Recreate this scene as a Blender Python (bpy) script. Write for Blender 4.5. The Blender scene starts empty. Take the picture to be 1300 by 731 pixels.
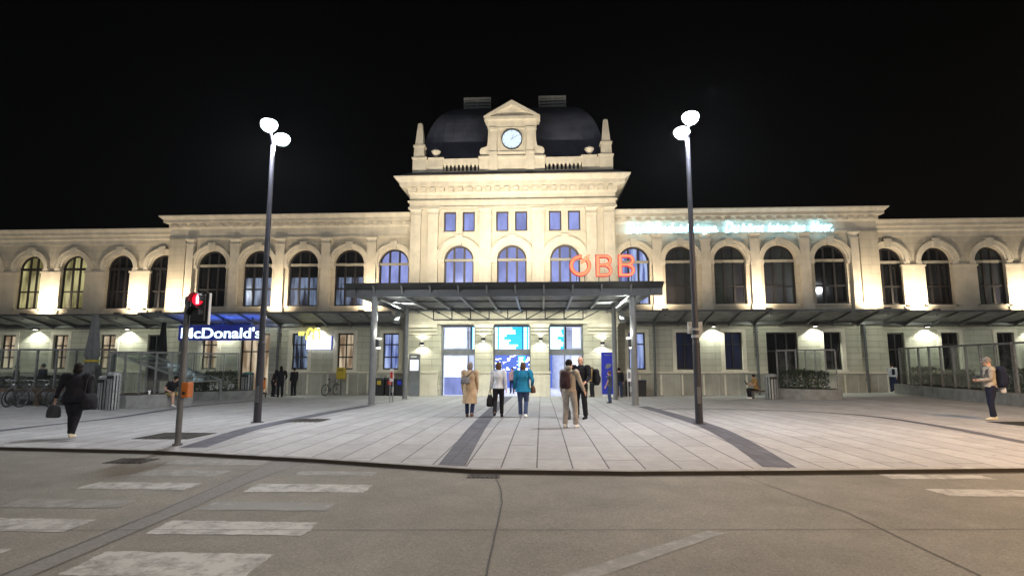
import bpy, bmesh, math, random
from mathutils import Vector, Matrix, noise
R = math.radians
PI = math.pi
random.seed(7)
SC = bpy.context.scene
COL = SC.collection

# ------------------------------------------------------------------ camera, sky, exposure
CAMX, CAMH = 1.75, 1.62
cd = bpy.data.cameras.new('camera'); cam = bpy.data.objects.new('camera', cd); COL.objects.link(cam)
cd.sensor_width = 36.0; cd.lens = 36.0 * 722 / 1300; cd.clip_end = 2000; cd.clip_start = 0.05
cam.location = (CAMX, 0, CAMH)
cam.rotation_euler = (R(90) + math.atan(94.5 / 722), 0, R(2.92))
SC.camera = cam
w = bpy.data.worlds.new('World'); SC.world = w; w.use_nodes = True
nt = w.node_tree; bg = nt.nodes['Background']
sky = nt.nodes.new('ShaderNodeTexSky'); sky.sky_type = 'NISHITA'; sky.sun_disc = False
sky.sun_elevation = R(-8); sky.sun_rotation = R(200)
nt.links.new(sky.outputs[0], bg.inputs[0]); bg.inputs[1].default_value = 0.0016
SC.view_settings.view_transform = 'Standard'; SC.view_settings.look = 'None'
SC.view_settings.exposure = 0; SC.view_settings.gamma = 1; SC.view_settings.use_curve_mapping = False
SC.render.engine = 'CYCLES'
SC.cycles.use_denoising = True
SC.cycles.max_bounces = 5; SC.cycles.diffuse_bounces = 3; SC.cycles.glossy_bounces = 2
SC.cycles.transmission_bounces = 3; SC.cycles.transparent_max_bounces = 8
SC.cycles.sample_clamp_indirect = 4.0
SC.cycles.use_light_tree = True

# ------------------------------------------------------------------ materials
def newmat(name):
    m = bpy.data.materials.new(name); m.use_nodes = True
    return m, m.node_tree, m.node_tree.nodes['Principled BSDF']
def L(nt, a, b): nt.links.new(a, b)
def mat(name, col, rough=0.7, metal=0.0, nscale=3.0, namt=0.15, bump=0.0, bscale=40.0, spec=0.5, emit=None, estr=0.0, streak=0.0):
    m, nt, p = newmat(name)
    p.inputs['Roughness'].default_value = rough; p.inputs['Metallic'].default_value = metal
    p.inputs['Specular IOR Level'].default_value = spec
    tc = nt.nodes.new('ShaderNodeTexCoord')
    n = nt.nodes.new('ShaderNodeTexNoise'); n.inputs['Scale'].default_value = nscale; n.inputs['Detail'].default_value = 5
    L(nt, tc.outputs['Object'], n.inputs['Vector'])
    r = nt.nodes.new('ShaderNodeValToRGB')
    a = [max(0, c * (1 - namt)) for c in col]; b = [min(1, c * (1 + namt)) for c in col]
    r.color_ramp.elements[0].position = 0.3; r.color_ramp.elements[1].position = 0.7
    r.color_ramp.elements[0].color = (*a, 1); r.color_ramp.elements[1].color = (*b, 1)
    L(nt, n.outputs['Fac'], r.inputs['Fac']); L(nt, r.outputs['Color'], p.inputs['Base Color'])
    if streak:
        mpx = nt.nodes.new('ShaderNodeMapping'); mpx.inputs['Scale'].default_value = (2.2, 2.2, .25); L(nt, tc.outputs['Object'], mpx.inputs[0])
        nb = nt.nodes.new('ShaderNodeTexNoise'); nb.inputs['Scale'].default_value = 1.0; nb.inputs['Detail'].default_value = 8; nb.inputs['Roughness'].default_value = 0.7; L(nt, mpx.outputs[0], nb.inputs['Vector'])
        mm = nt.nodes.new('ShaderNodeMapRange'); mm.inputs[1].default_value = 0.3; mm.inputs[2].default_value = 0.62; mm.inputs[3].default_value = 1 - streak; mm.inputs[4].default_value = 1.04; L(nt, nb.outputs['Fac'], mm.inputs[0])
        mx2 = nt.nodes.new('ShaderNodeMix'); mx2.data_type = 'RGBA'; mx2.blend_type = 'MULTIPLY'; mx2.inputs[0].default_value = 1
        L(nt, r.outputs['Color'], mx2.inputs[6]); L(nt, mm.outputs[0], mx2.inputs[7]); L(nt, mx2.outputs[2], p.inputs['Base Color'])
    if bump > 0:
        n2 = nt.nodes.new('ShaderNodeTexNoise'); n2.inputs['Scale'].default_value = bscale; n2.inputs['Detail'].default_value = 3
        L(nt, tc.outputs['Object'], n2.inputs['Vector'])
        bp = nt.nodes.new('ShaderNodeBump'); bp.inputs['Strength'].default_value = bump; bp.inputs['Distance'].default_value = 0.02
        L(nt, n2.outputs['Fac'], bp.inputs['Height']); L(nt, bp.outputs['Normal'], p.inputs['Normal'])
    if emit:
        p.inputs['Emission Color'].default_value = (*emit, 1); p.inputs['Emission Strength'].default_value = estr
    return m
def emat(name, col, s):
    m, nt, p = newmat(name)
    p.inputs['Base Color'].default_value = (0.02, 0.02, 0.02, 1)
    p.inputs['Emission Color'].default_value = (*col, 1); p.inputs['Emission Strength'].default_value = s
    return m
def stone(name, col, bw, bh, mortar, namt=0.12, mcol=0.45, bumpk=0.6, offset=0.5, rough=0.85, plane='xz', grain=0.25, gscale=30):
    """Masonry: courses of blocks on a wall (xz) or slabs on the ground (xy)."""
    m, nt, p = newmat(name); p.inputs['Roughness'].default_value = rough; p.inputs['Specular IOR Level'].default_value = 0.3
    tc = nt.nodes.new('ShaderNodeTexCoord'); sep = nt.nodes.new('ShaderNodeSeparateXYZ'); cmb = nt.nodes.new('ShaderNodeCombineXYZ')
    L(nt, tc.outputs['Object'], sep.inputs[0])
    if plane == 'xz':
        ad = nt.nodes.new('ShaderNodeMath'); ad.operation = 'ADD'
        L(nt, sep.outputs[0], ad.inputs[0]); L(nt, sep.outputs[1], ad.inputs[1])
        L(nt, ad.outputs[0], cmb.inputs[0]); L(nt, sep.outputs[2], cmb.inputs[1])
    else:
        L(nt, sep.outputs[1], cmb.inputs[0]); L(nt, sep.outputs[0], cmb.inputs[1])
    bt = nt.nodes.new('ShaderNodeTexBrick'); bt.offset = offset; bt.inputs['Scale'].default_value = 1
    bt.inputs['Brick Width'].default_value = bw; bt.inputs['Row Height'].default_value = bh
    bt.inputs['Mortar Size'].default_value = mortar; bt.inputs['Mortar Smooth'].default_value = 0.15
    bt.inputs['Color1'].default_value = (*[c * (1 - namt) for c in col], 1)
    bt.inputs['Color2'].default_value = (*[min(1, c * (1 + namt)) for c in col], 1)
    bt.inputs['Mortar'].default_value = (*[c * mcol for c in col], 1)
    L(nt, cmb.outputs[0], bt.inputs['Vector'])
    n = nt.nodes.new('ShaderNodeTexNoise'); n.inputs['Scale'].default_value = 0.9; n.inputs['Detail'].default_value = 8; n.inputs['Roughness'].default_value = 0.65
    L(nt, tc.outputs['Object'], n.inputs['Vector'])
    mr = nt.nodes.new('ShaderNodeMapRange'); mr.inputs[1].default_value = 0.25; mr.inputs[2].default_value = 0.75
    mr.inputs[3].default_value = 1 - namt * 1.6; mr.inputs[4].default_value = 1 + namt * 0.8
    L(nt, n.outputs['Fac'], mr.inputs[0])
    mx = nt.nodes.new('ShaderNodeMix'); mx.data_type = 'RGBA'; mx.blend_type = 'MULTIPLY'; mx.inputs[0].default_value = 1
    L(nt, bt.outputs['Color'], mx.inputs[6]); L(nt, mr.outputs[0], mx.inputs[7]); L(nt, mx.outputs[2], p.inputs['Base Color'])
    if plane == 'xy':   # chewing gum spots and stains
        vo = nt.nodes.new('ShaderNodeTexVoronoi'); vo.inputs['Scale'].default_value = 1.7; L(nt, tc.outputs['Object'], vo.inputs['Vector'])
        q = nt.nodes.new('ShaderNodeMapRange'); q.inputs[1].default_value = 0.03; q.inputs[2].default_value = 0.06; q.inputs[3].default_value = 0.62; q.inputs[4].default_value = 1.0
        L(nt, vo.outputs['Distance'], q.inputs[0])
        nb = nt.nodes.new('ShaderNodeTexNoise'); nb.inputs['Scale'].default_value = 3.5; nb.inputs['Detail'].default_value = 9; nb.inputs['Roughness'].default_value = 0.75; L(nt, tc.outputs['Object'], nb.inputs['Vector'])
        q2 = nt.nodes.new('ShaderNodeMapRange'); q2.inputs[1].default_value = 0.3; q2.inputs[2].default_value = 0.7; q2.inputs[3].default_value = 0.82; q2.inputs[4].default_value = 1.12; L(nt, nb.outputs['Fac'], q2.inputs[0])
        mm = nt.nodes.new('ShaderNodeMath'); mm.operation = 'MULTIPLY'; L(nt, q.outputs[0], mm.inputs[0]); L(nt, q2.outputs[0], mm.inputs[1])
    else:               # rain streaks down the wall
        mpx = nt.nodes.new('ShaderNodeMapping'); mpx.inputs['Scale'].default_value = (2.6, 2.6, .22); L(nt, tc.outputs['Object'], mpx.inputs[0])
        nb = nt.nodes.new('ShaderNodeTexNoise'); nb.inputs['Scale'].default_value = 1.0; nb.inputs['Detail'].default_value = 7; nb.inputs['Roughness'].default_value = 0.7; L(nt, mpx.outputs[0], nb.inputs['Vector'])
        mm = nt.nodes.new('ShaderNodeMapRange'); mm.inputs[1].default_value = 0.3; mm.inputs[2].default_value = 0.65; mm.inputs[3].default_value = 0.86; mm.inputs[4].default_value = 1.06; L(nt, nb.outputs['Fac'], mm.inputs[0])
    mx2 = nt.nodes.new('ShaderNodeMix'); mx2.data_type = 'RGBA'; mx2.blend_type = 'MULTIPLY'; mx2.inputs[0].default_value = 1
    L(nt, mx.outputs[2], mx2.inputs[6]); L(nt, mm.outputs[0], mx2.inputs[7]); L(nt, mx2.outputs[2], p.inputs['Base Color'])
    n2 = nt.nodes.new('ShaderNodeTexNoise'); n2.inputs['Scale'].default_value = gscale; n2.inputs['Detail'].default_value = 4
    L(nt, tc.outputs['Object'], n2.inputs['Vector'])
    h = nt.nodes.new('ShaderNodeMath'); h.operation = 'MULTIPLY_ADD'; h.inputs[1].default_value = grain
    inv = nt.nodes.new('ShaderNodeMath'); inv.operation = 'MULTIPLY'; inv.inputs[1].default_value = -1
    L(nt, bt.outputs['Fac'], inv.inputs[0]); L(nt, n2.outputs['Fac'], h.inputs[0]); L(nt, inv.outputs[0], h.inputs[2])
    bp = nt.nodes.new('ShaderNodeBump'); bp.inputs['Strength'].default_value = bumpk; bp.inputs['Distance'].default_value = 0.03
    L(nt, h.outputs[0], bp.inputs['Height']); L(nt, bp.outputs['Normal'], p.inputs['Normal'])
    return m
def asphalt():
    m, nt, p = newmat('road_surface'); p.inputs['Roughness'].default_value = 0.8; p.inputs['Specular IOR Level'].default_value = 0.35
    tc = nt.nodes.new('ShaderNodeTexCoord')
    def noi(s, d=6, r=0.6):
        n = nt.nodes.new('ShaderNodeTexNoise'); n.inputs['Scale'].default_value = s; n.inputs['Detail'].default_value = d; n.inputs['Roughness'].default_value = r
        L(nt, tc.outputs['Object'], n.inputs['Vector']); return n.outputs['Fac']
    def rng(x, lo, hi, a, b):
        q = nt.nodes.new('ShaderNodeMapRange'); q.inputs[1].default_value = lo; q.inputs[2].default_value = hi; q.inputs[3].default_value = a; q.inputs[4].default_value = b
        L(nt, x, q.inputs[0]); return q.outputs[0]
    def mul(a, b):
        q = nt.nodes.new('ShaderNodeMath'); q.operation = 'MULTIPLY'; L(nt, a, q.inputs[0]); L(nt, b, q.inputs[1]); return q.outputs[0]
    v = mul(mul(rng(noi(0.35), .3, .7, .80, 1.18), rng(noi(1.6, 8, .7), .3, .7, .84, 1.14)), mul(rng(noi(38, 5, .85), .35, .65, .70, 1.32), rng(noi(110, 3, .8), .35, .65, .8, 1.2)))
    vor = nt.nodes.new('ShaderNodeTexVoronoi'); vor.inputs['Scale'].default_value = 26; L(nt, tc.outputs['Object'], vor.inputs['Vector'])
    sp = rng(vor.outputs['Distance'], 0.0, 0.16, 1.5, 1.0)
    v = mul(v, sp)
    mx = nt.nodes.new('ShaderNodeMix'); mx.data_type = 'RGBA'; mx.blend_type = 'MULTIPLY'; mx.inputs[0].default_value = 1
    mx.inputs[6].default_value = (0.170, 0.160, 0.138, 1); L(nt, v, mx.inputs[7]); L(nt, mx.outputs[2], p.inputs['Base Color'])
    bp = nt.nodes.new('ShaderNodeBump'); bp.inputs['Strength'].default_value = 0.5; bp.inputs['Distance'].default_value = 0.01
    L(nt, noi(90, 3, .8), bp.inputs['Height']); L(nt, bp.outputs['Normal'], p.inputs['Normal'])
    return m
def worn_paint(name='worn_road_paint', lo=0.37, hi=0.55, top=(0.34, 0.33, 0.31)):
    m, nt, p = newmat(name); p.inputs['Roughness'].default_value = 0.7
    tc = nt.nodes.new('ShaderNodeTexCoord')
    n = nt.nodes.new('ShaderNodeTexNoise'); n.inputs['Scale'].default_value = 5; n.inputs['Detail'].default_value = 10; n.inputs['Roughness'].default_value = 0.75
    L(nt, tc.outputs['Object'], n.inputs['Vector'])
    r = nt.nodes.new('ShaderNodeValToRGB')
    r.color_ramp.elements[0].position = lo; r.color_ramp.elements[0].color = (0.15, 0.143, 0.128, 1)
    r.color_ramp.elements[1].position = hi; r.color_ramp.elements[1].color = (*top, 1)
    L(nt, n.outputs['Fac'], r.inputs['Fac']); L(nt, r.outputs['Color'], p.inputs['Base Color'])
    return m
def lit_window(name, cols, s, vert=9.0, base=0.0):
    """A window lit from inside behind a blind: the glow varies in soft vertical folds."""
    m, nt, p = newmat(name); p.inputs['Base Color'].default_value = (0.02, 0.02, 0.03, 1); p.inputs['Roughness'].default_value = 0.15
    tc = nt.nodes.new('ShaderNodeTexCoord'); mp = nt.nodes.new('ShaderNodeMapping'); mp.inputs['Scale'].default_value = (vert, 1, 0.7)
    L(nt, tc.outputs['Object'], mp.inputs[0])
    n = nt.nodes.new('ShaderNodeTexNoise'); n.inputs['Scale'].default_value = 0.7; n.inputs['Detail'].default_value = 3
    L(nt, mp.outputs[0], n.inputs['Vector'])
    r = nt.nodes.new('ShaderNodeValToRGB'); el = r.color_ramp.elements
    el[0].position = 0.38; el[0].color = (*cols[0], 1); el[1].position = 0.62; el[1].color = (*cols[1], 1)
    L(nt, n.outputs['Fac'], r.inputs['Fac']); L(nt, r.outputs['Color'], p.inputs['Emission Color']); p.inputs['Emission Strength'].default_value = s
    return m
def glassmat(name, tint=(0.9, 0.95, 0.93), refl=0.12, dirt=0.06):
    m = bpy.data.materials.new(name); m.use_nodes = True; nt = m.node_tree
    for n in list(nt.nodes): nt.nodes.remove(n)
    out = nt.nodes.new('ShaderNodeOutputMaterial'); t = nt.nodes.new('ShaderNodeBsdfTransparent'); t.inputs[0].default_value = (*tint, 1)
    g = nt.nodes.new('ShaderNodeBsdfGlossy'); g.inputs['Roughness'].default_value = 0.05
    d = nt.nodes.new('ShaderNodeBsdfDiffuse'); d.inputs[0].default_value = (0.5, 0.5, 0.5, 1)
    a = nt.nodes.new('ShaderNodeMixShader'); a.inputs[0].default_value = refl; L(nt, t.outputs[0], a.inputs[1]); L(nt, g.outputs[0], a.inputs[2])
    n = nt.nodes.new('ShaderNodeTexNoise'); n.inputs['Scale'].default_value = 2.0; n.inputs['Detail'].default_value = 6
    tc = nt.nodes.new('ShaderNodeTexCoord'); L(nt, tc.outputs['Object'], n.inputs['Vector'])
    mr = nt.nodes.new('ShaderNodeMapRange'); mr.inputs[1].default_value = 0.35; mr.inputs[2].default_value = 0.75; mr.inputs[3].default_value = dirt * .6 if dirt > .5 else 0.0; mr.inputs[4].default_value = dirt
    L(nt, n.outputs['Fac'], mr.inputs[0])
    b = nt.nodes.new('ShaderNodeMixShader'); L(nt, mr.outputs[0], b.inputs[0]); L(nt, a.outputs[0], b.inputs[1]); L(nt, d.outputs[0], b.inputs[2])
    L(nt, b.outputs[0], out.inputs[0]); return m

M = {}
M['plaster'] = stone('cream_plaster_blocks', (0.60, 0.545, 0.44), 1.5, 0.52, 0.012, 0.07, 0.72, 0.35)
M['smooth'] = mat('smooth_cream_plaster', (0.62, 0.565, 0.46), 0.85, nscale=1.3, namt=0.10, bump=0.15, bscale=25, streak=.10)
M['trim'] = mat('cream_stone_trim', (0.66, 0.61, 0.51), 0.8, nscale=2.2, namt=0.10, bump=0.12, bscale=30, streak=.12)
M['rust'] = stone('rusticated_ground_floor', (0.46, 0.445, 0.365), 2.4, 0.36, 0.014, 0.06, 0.62, 0.6, grain=0.35, gscale=14)
M['plinth'] = stone('rough_stone_plinth', (0.40, 0.385, 0.33), 1.15, 1.3, 0.02, 0.2, 1.35, 0.9, grain=1.2, gscale=8)
M['roof'] = mat('dark_sheet_roof', (0.07, 0.078, 0.115), 0.55, nscale=1.2, namt=0.25)
M['frame'] = mat('dark_window_frame', (0.014, 0.012, 0.012), 0.5)
M['brownframe'] = mat('brown_window_frame', (0.06, 0.05, 0.045), 0.5)
M['transom'] = mat('pale_transom', (0.32, 0.30, 0.25), 0.6)
M['darkglass'] = mat('dark_window_glass', (0.008, 0.009, 0.011), 0.06, nscale=1.1, namt=0.6, spec=0.7)
M['greenglass'] = lit_window('dim_green_window', [(0.002, 0.003, 0.002), (0.018, 0.022, 0.014)], 1.0, 1.5)
M['lilac'] = lit_window('lilac_lit_window', [(0.19, 0.23, 0.52), (0.34, 0.40, 0.86)], 0.95, 1.6)
M['bluewin'] = lit_window('blue_curtain_window', [(0.10, 0.14, 0.42), (0.50, 0.62, 1.0)], 0.85, 7.0)
M['navywin'] = lit_window('dark_blue_window', [(0.001, 0.002, 0.006), (0.004, 0.007, 0.02)], 1.0, 2.0)
M['yellowwin'] = lit_window('yellow_lit_window', [(0.16, 0.14, 0.05), (0.62, 0.56, 0.26)], 0.8, 3.0)
M['warmwin'] = lit_window('warm_shop_window', [(0.25, 0.17, 0.10), (0.80, 0.66, 0.46)], 0.8, 4.0)
M['mixwin'] = lit_window('dim_room_window', [(0.008, 0.01, 0.02), (0.25, 0.33, 0.5)], 0.7, 5.0)
M['whiteglow'] = lit_window('white_lit_panel', [(0.72, 0.80, 1.0), (0.90, 0.94, 1.0)], 1.7, 1.0)
M['steel'] = mat('grey_painted_steel', (0.12, 0.125, 0.13), 0.45, metal=0.4, nscale=6)
M['darksteel'] = mat('dark_canopy_steel', (0.055, 0.058, 0.06), 0.5, metal=0.3, nscale=5)
M['polesteel'] = mat('dark_pole_paint', (0.035, 0.035, 0.045), 0.45, metal=0.2, nscale=5)
M['galv'] = mat('galvanised_steel', (0.36, 0.37, 0.37), 0.45, metal=0.6, nscale=14, namt=0.25)
M['postpaint'] = mat('grey_post_paint', (0.20, 0.205, 0.205), 0.4, metal=0.3, nscale=3, namt=0.08)
M['screensteel'] = mat('weathered_grey_steel', (0.17, 0.17, 0.165), 0.5, metal=0.4, nscale=9, namt=0.3)
M['canopyglass'] = glassmat('wired_canopy_glass', (0.35, 0.38, 0.36), 0.10, 0.7)
M['glass'] = glassmat('clear_screen_glass', (0.86, 0.90, 0.88), 0.14, 0.10)
M['doorglass'] = glassmat('door_glass', (0.92, 0.95, 1.0), 0.06, 0.02)
M['aluframe'] = mat('grey_door_frame', (0.22, 0.23, 0.25), 0.4, metal=0.5)
M['hall'] = mat('white_hall_wall', (0.75, 0.76, 0.80), 0.7)
M['hallfloor'] = mat('pale_hall_floor', (0.55, 0.53, 0.58), 0.3, nscale=2)
M['black'] = mat('black_plastic', (0.012, 0.012, 0.014), 0.5)
M['rubber'] = mat('black_rubber', (0.015, 0.015, 0.015), 0.8)
M['concrete'] = mat('grey_planter_concrete', (0.20, 0.205, 0.20), 0.85, nscale=2.5, namt=0.25, bump=0.3, bscale=30)
M['leaf'] = mat('dark_hedge_leaf', (0.018, 0.036, 0.012), 0.65, nscale=5, namt=0.6)
M['soil'] = mat('planter_soil', (0.04, 0.03, 0.02), 0.95)
M['blue'] = mat('deep_blue_panel', (0.012, 0.018, 0.22), 0.35, namt=0.05, emit=(0.02, 0.035, 0.42), estr=0.35)
M['white'] = mat('white_paint', (0.78, 0.78, 0.78), 0.5, namt=0.05)
M['yellow'] = mat('yellow_postbox_paint', (0.42, 0.30, 0.02), 0.45, namt=0.08)
M['orange'] = mat('orange_plastic', (0.40, 0.11, 0.01), 0.45, namt=0.06)
M['red'] = mat('red_plastic', (0.6, 0.03, 0.02), 0.45, namt=0.06)
M['teal'] = mat('teal_lid', (0.03, 0.13, 0.13), 0.5)
M['brownwood'] = mat('brown_wood', (0.10, 0.065, 0.04), 0.7, nscale=8, namt=0.4)
M['greycloth'] = mat('grey_parasol_cloth', (0.11, 0.11, 0.11), 0.9, nscale=5, namt=0.15, bump=0.3, bscale=20)
M['blackcloth'] = mat('black_parasol_cloth', (0.012, 0.012, 0.012), 0.9)
M['lampglow'] = emat('lamp_led_lens', (0.90, 0.95, 1.0), 400)
M['warmlampglow'] = emat('warm_lamp_lens', (1.0, 0.55, 0.2), 40)
M['floodlens'] = emat('floodlight_lens', (1.0, 0.95, 0.85), 6)
M['walllamp'] = emat('wall_lamp_lens', (1.0, 0.96, 0.85), 8)
M['neon'] = emat('cyan_white_neon', (0.35, 0.78, 1.0), 10)
M['redsign'] = emat('orange_red_letter_face', (1.0, 0.20, 0.075), 1.9)
M['redside'] = emat('red_letter_side', (0.9, 0.035, 0.05), 0.8)
M['whitesign'] = emat('white_blue_letter_face', (0.70, 0.86, 1.0), 2.6)
M['navysign'] = emat('blue_sign_box', (0.003, 0.014, 0.22), 0.6)
M['yellowsign'] = emat('yellow_arch_sign', (1.0, 0.90, 0.12), 2.0)
M['clockface'] = emat('pale_clock_face', (0.72, 0.86, 1.0), 1.15)
M['boardcyan'] = emat('departure_screen_blue', (0.02, 0.52, 1.0), 1.7)
M['boardwhite'] = emat('departure_screen_text', (0.95, 0.96, 1.0), 3.0)
M['boarddark'] = emat('departure_screen_dark', (0.04, 0.10, 0.50), 1.5)
M['redman'] = emat('red_man_symbol', (1.0, 0.35, 0.42), 4)
M['redlens'] = emat('red_lens', (0.95, 0.004, 0.02), 2.5)
M['plaza'] = stone('plaza_pavers', (0.335, 0.33, 0.332), 3.3, 0.557, 0.012, 0.09, 0.27, 0.6, rough=0.8, plane='xy', grain=0.25, gscale=45)
M['strip'] = stone('dark_paving_strip', (0.105, 0.105, 0.125), 0.5, 0.26, 0.008, 0.12, 0.6, 0.5, plane='xy', gscale=45)
M['kerb'] = mat('kerb_stone', (0.27, 0.265, 0.26), 0.85, nscale=4, namt=0.25, bump=0.3)
M['asphalt'] = asphalt()
M['paint'] = worn_paint()
M['fadedpaint'] = worn_paint('faded_road_paint', 0.44, 0.66, (0.25, 0.24, 0.22))
M['ghostpaint'] = worn_paint('nearly_gone_road_paint', 0.54, 0.66, (0.23, 0.22, 0.2))
M['tar'] = mat('dark_tar_joint', (0.04, 0.037, 0.034), 0.7)
M['patch'] = mat('smoother_asphalt_patch', (0.145, 0.137, 0.128), 0.8, nscale=30, namt=0.22, bump=0.3, bscale=80)
M['iron'] = mat('cast_iron_cover', (0.045, 0.042, 0.04), 0.6, metal=0.3, nscale=12, namt=0.3, bump=0.4, bscale=30)
M['skin'] = mat('skin', (0.50, 0.29, 0.21), 0.6, namt=0.06)
def cloth(name, c, namt=0.12): 
    M[name] = mat(name, c, 0.9, nscale=7, namt=namt + .1, bump=1.0, bscale=9, spec=0.2)

# ------------------------------------------------------------------ mesh helpers
class MB:
    def __init__(s): s.bm = bmesh.new()
    def quad(s, *p):
        s.bm.faces.new([s.bm.verts.new(Vector(q)) for q in p]); return s
    def box(s, x0, x1, y0, y1, z0, z1):
        return s.frus(x0, x1, y0, y1, z0, z1, 0, 0, 0, 0)
    def frus(s, x0, x1, y0, y1, z0, z1, px=0, pf=0, pb=0, _=0):
        """Box whose top face grows by px at both x ends and pf at the front."""
        v = [s.bm.verts.new(q) for q in ((x0, y0, z0), (x1, y0, z0), (x1, y1, z0), (x0, y1, z0),
             (x0 - px, y0 - pf, z1), (x1 + px, y0 - pf, z1), (x1 + px, y1 + pb, z1), (x0 - px, y1 + pb, z1))]
        for f in ((0, 3, 2, 1), (4, 5, 6, 7), (0, 1, 5, 4), (1, 2, 6, 5), (2, 3, 7, 6), (3, 0, 4, 7)):
            s.bm.faces.new([v[i] for i in f])
        return s
    def obox(s, c, ax, ay, az, hx, hy, hz):
        c = Vector(c); v = []
        for sz in (-1, 1):
            for sx, sy in ((-1, -1), (1, -1), (1, 1), (-1, 1)):
                v.append(s.bm.verts.new(c + Vector(ax) * hx * sx + Vector(ay) * hy * sy + Vector(az) * hz * sz))
        for f in ((0, 3, 2, 1), (4, 5, 6, 7), (0, 1, 5, 4), (1, 2, 6, 5), (2, 3, 7, 6), (3, 0, 4, 7)):
            s.bm.faces.new([v[i] for i in f])
        return s
    def bar(s, a, b, wd, ht=None):
        """Square bar from a to b."""
        a = Vector(a); b = Vector(b); d = (b - a); l = d.length; d.normalize()
        side = d.cross(Vector((0, 0, 1)))
        if side.length < 1e-3: side = Vector((1, 0, 0))
        side.normalize(); up = side.cross(d)
        return s.obox((a + b) / 2, side, d, up, wd / 2, l / 2, (ht or wd) / 2)
    def tube(s, pts, rad, side=(1, 0, 0), n=12, cap=True):
        """Tube through pts; rad: float or (rx, ry) per point, rx along side."""
        pts = [Vector(p) for p in pts]; rings = []
        if not isinstance(rad, (list,)): rad = [rad] * len(pts)
        for i, p in enumerate(pts):
            d = (pts[min(i + 1, len(pts) - 1)] - pts[max(i - 1, 0)]).normalized()
            sd = Vector(side) - d * d.dot(Vector(side))
            if sd.length < 0.05:
                sd = Vector((0, 1, 0.01)) - d * d.dot(Vector((0, 1, 0.01)))
            sd.normalize(); up = d.cross(sd)
            rx, ry = rad[i] if isinstance(rad[i], tuple) else (rad[i], rad[i])
            rings.append([s.bm.verts.new(p + sd * rx * math.cos(2 * PI * k / n) + up * ry * math.sin(2 * PI * k / n)) for k in range(n)])
        for a, b in zip(rings, rings[1:]):
            for k in range(n): s.bm.faces.new((a[k], a[(k + 1) % n], b[(k + 1) % n], b[k]))
        if cap:
            s.bm.faces.new(rings[0][::-1]); s.bm.faces.new(rings[-1])
        return s
    def ell(s, c, rx, ry, rz, rot=None, n=14, m=9):
        c = Vector(c); rot = rot or Matrix.Identity(3); rings = []
        for i in range(1, m):
            t = PI * i / m
            rings.append([s.bm.verts.new(c + rot @ Vector((rx * math.sin(t) * math.cos(2 * PI * k / n), ry * math.sin(t) * math.sin(2 * PI * k / n), -rz * math.cos(t)))) for k in range(n)])
        b = s.bm.verts.new(c + rot @ Vector((0, 0, -rz))); t = s.bm.verts.new(c + rot @ Vector((0, 0, rz)))
        for k in range(n):
            s.bm.faces.new((b, rings[0][(k + 1) % n], rings[0][k])); s.bm.faces.new((t, rings[-1][k], rings[-1][(k + 1) % n]))
        for a, d in zip(rings, rings[1:]):
            for k in range(n): s.bm.faces.new((a[k], a[(k + 1) % n], d[(k + 1) % n], d[k]))
        return s
    def prism(s, poly, d0, d1, plane='xz'):
        """Extrude a polygon given in x-z (along y from d0 to d1), y-z (along x) or x-y (along z)."""
        f = {'xz': lambda a, b, d: (a, d, b), 'yz': lambda a, b, d: (d, a, b), 'xy': lambda a, b, d: (a, b, d)}[plane]
        v0 = [s.bm.verts.new(f(a, b, d0)) for a, b in poly]; v1 = [s.bm.verts.new(f(a, b, d1)) for a, b in poly]
        s.bm.faces.new(v0); s.bm.faces.new(v1[::-1]); n = len(poly)
        for i in range(n): s.bm.faces.new((v0[i], v1[i], v1[(i + 1) % n], v0[(i + 1) % n]))
        return s
    def ring(s, cx, cz, r0, r1, a0, a1, y0, y1, n=20):
        """Arc band in the facade plane."""
        pr = None
        for i in range(n + 1):
            t = a0 + (a1 - a0) * i / n; c, q = math.cos(t), math.sin(t)
            cur = [s.bm.verts.new((cx + r * c, y, cz + r * q)) for r, y in ((r0, y0), (r1, y0), (r1, y1), (r0, y1))]
            if pr:
                for k in range(4): s.bm.faces.new((pr[k], pr[(k + 1) % 4], cur[(k + 1) % 4], cur[k]))
            elif abs(a1 - a0) < 6.28: s.bm.faces.new(cur)
            pr = cur
        if abs(a1 - a0) < 6.28: s.bm.faces.new(pr[::-1])
        return s
    def lathe(s, c, prof, n=20):
        c = Vector(c); rings = []
        for r, z in prof: rings.append([s.bm.verts.new(c + Vector((r * math.cos(2 * PI * k / n), r * math.sin(2 * PI * k / n), z))) for k in range(n)])
        for a, b in zip(rings, rings[1:]):
            for k in range(n): s.bm.faces.new((a[k], a[(k + 1) % n], b[(k + 1) % n], b[k]))
        s.bm.faces.new(rings[0][::-1]); s.bm.faces.new(rings[-1]); return s
    def build(s, name, m, parent=None, smooth=False, local=False, bev=0):
        me = bpy.data.meshes.new(name)
        bmesh.ops.recalc_face_normals(s.bm, faces=s.bm.faces[:])
        if parent is not None and not local:
            r = parent
            while r.parent: r = r.parent
            s.bm.transform(r.matrix_basis.inverted())
        s.bm.to_mesh(me); s.bm.free()
        if smooth: me.polygons.foreach_set('use_smooth', [True] * len(me.polygons))
        o = bpy.data.objects.new(name, me); COL.objects.link(o)
        if m: me.materials.append(m if not isinstance(m, str) else M[m])
        if parent is not None: o.parent = parent
        if bev:
            b = o.modifiers.new('edge', 'BEVEL'); b.width = bev; b.segments = 2; b.limit_method = 'ANGLE'
        return o
def tag(o, label=None, cat=None, group=None, kind=None):
    for k, v in (('label', label), ('category', cat), ('group', group), ('kind', kind)):
        if v: o[k] = v
    return o
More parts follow.
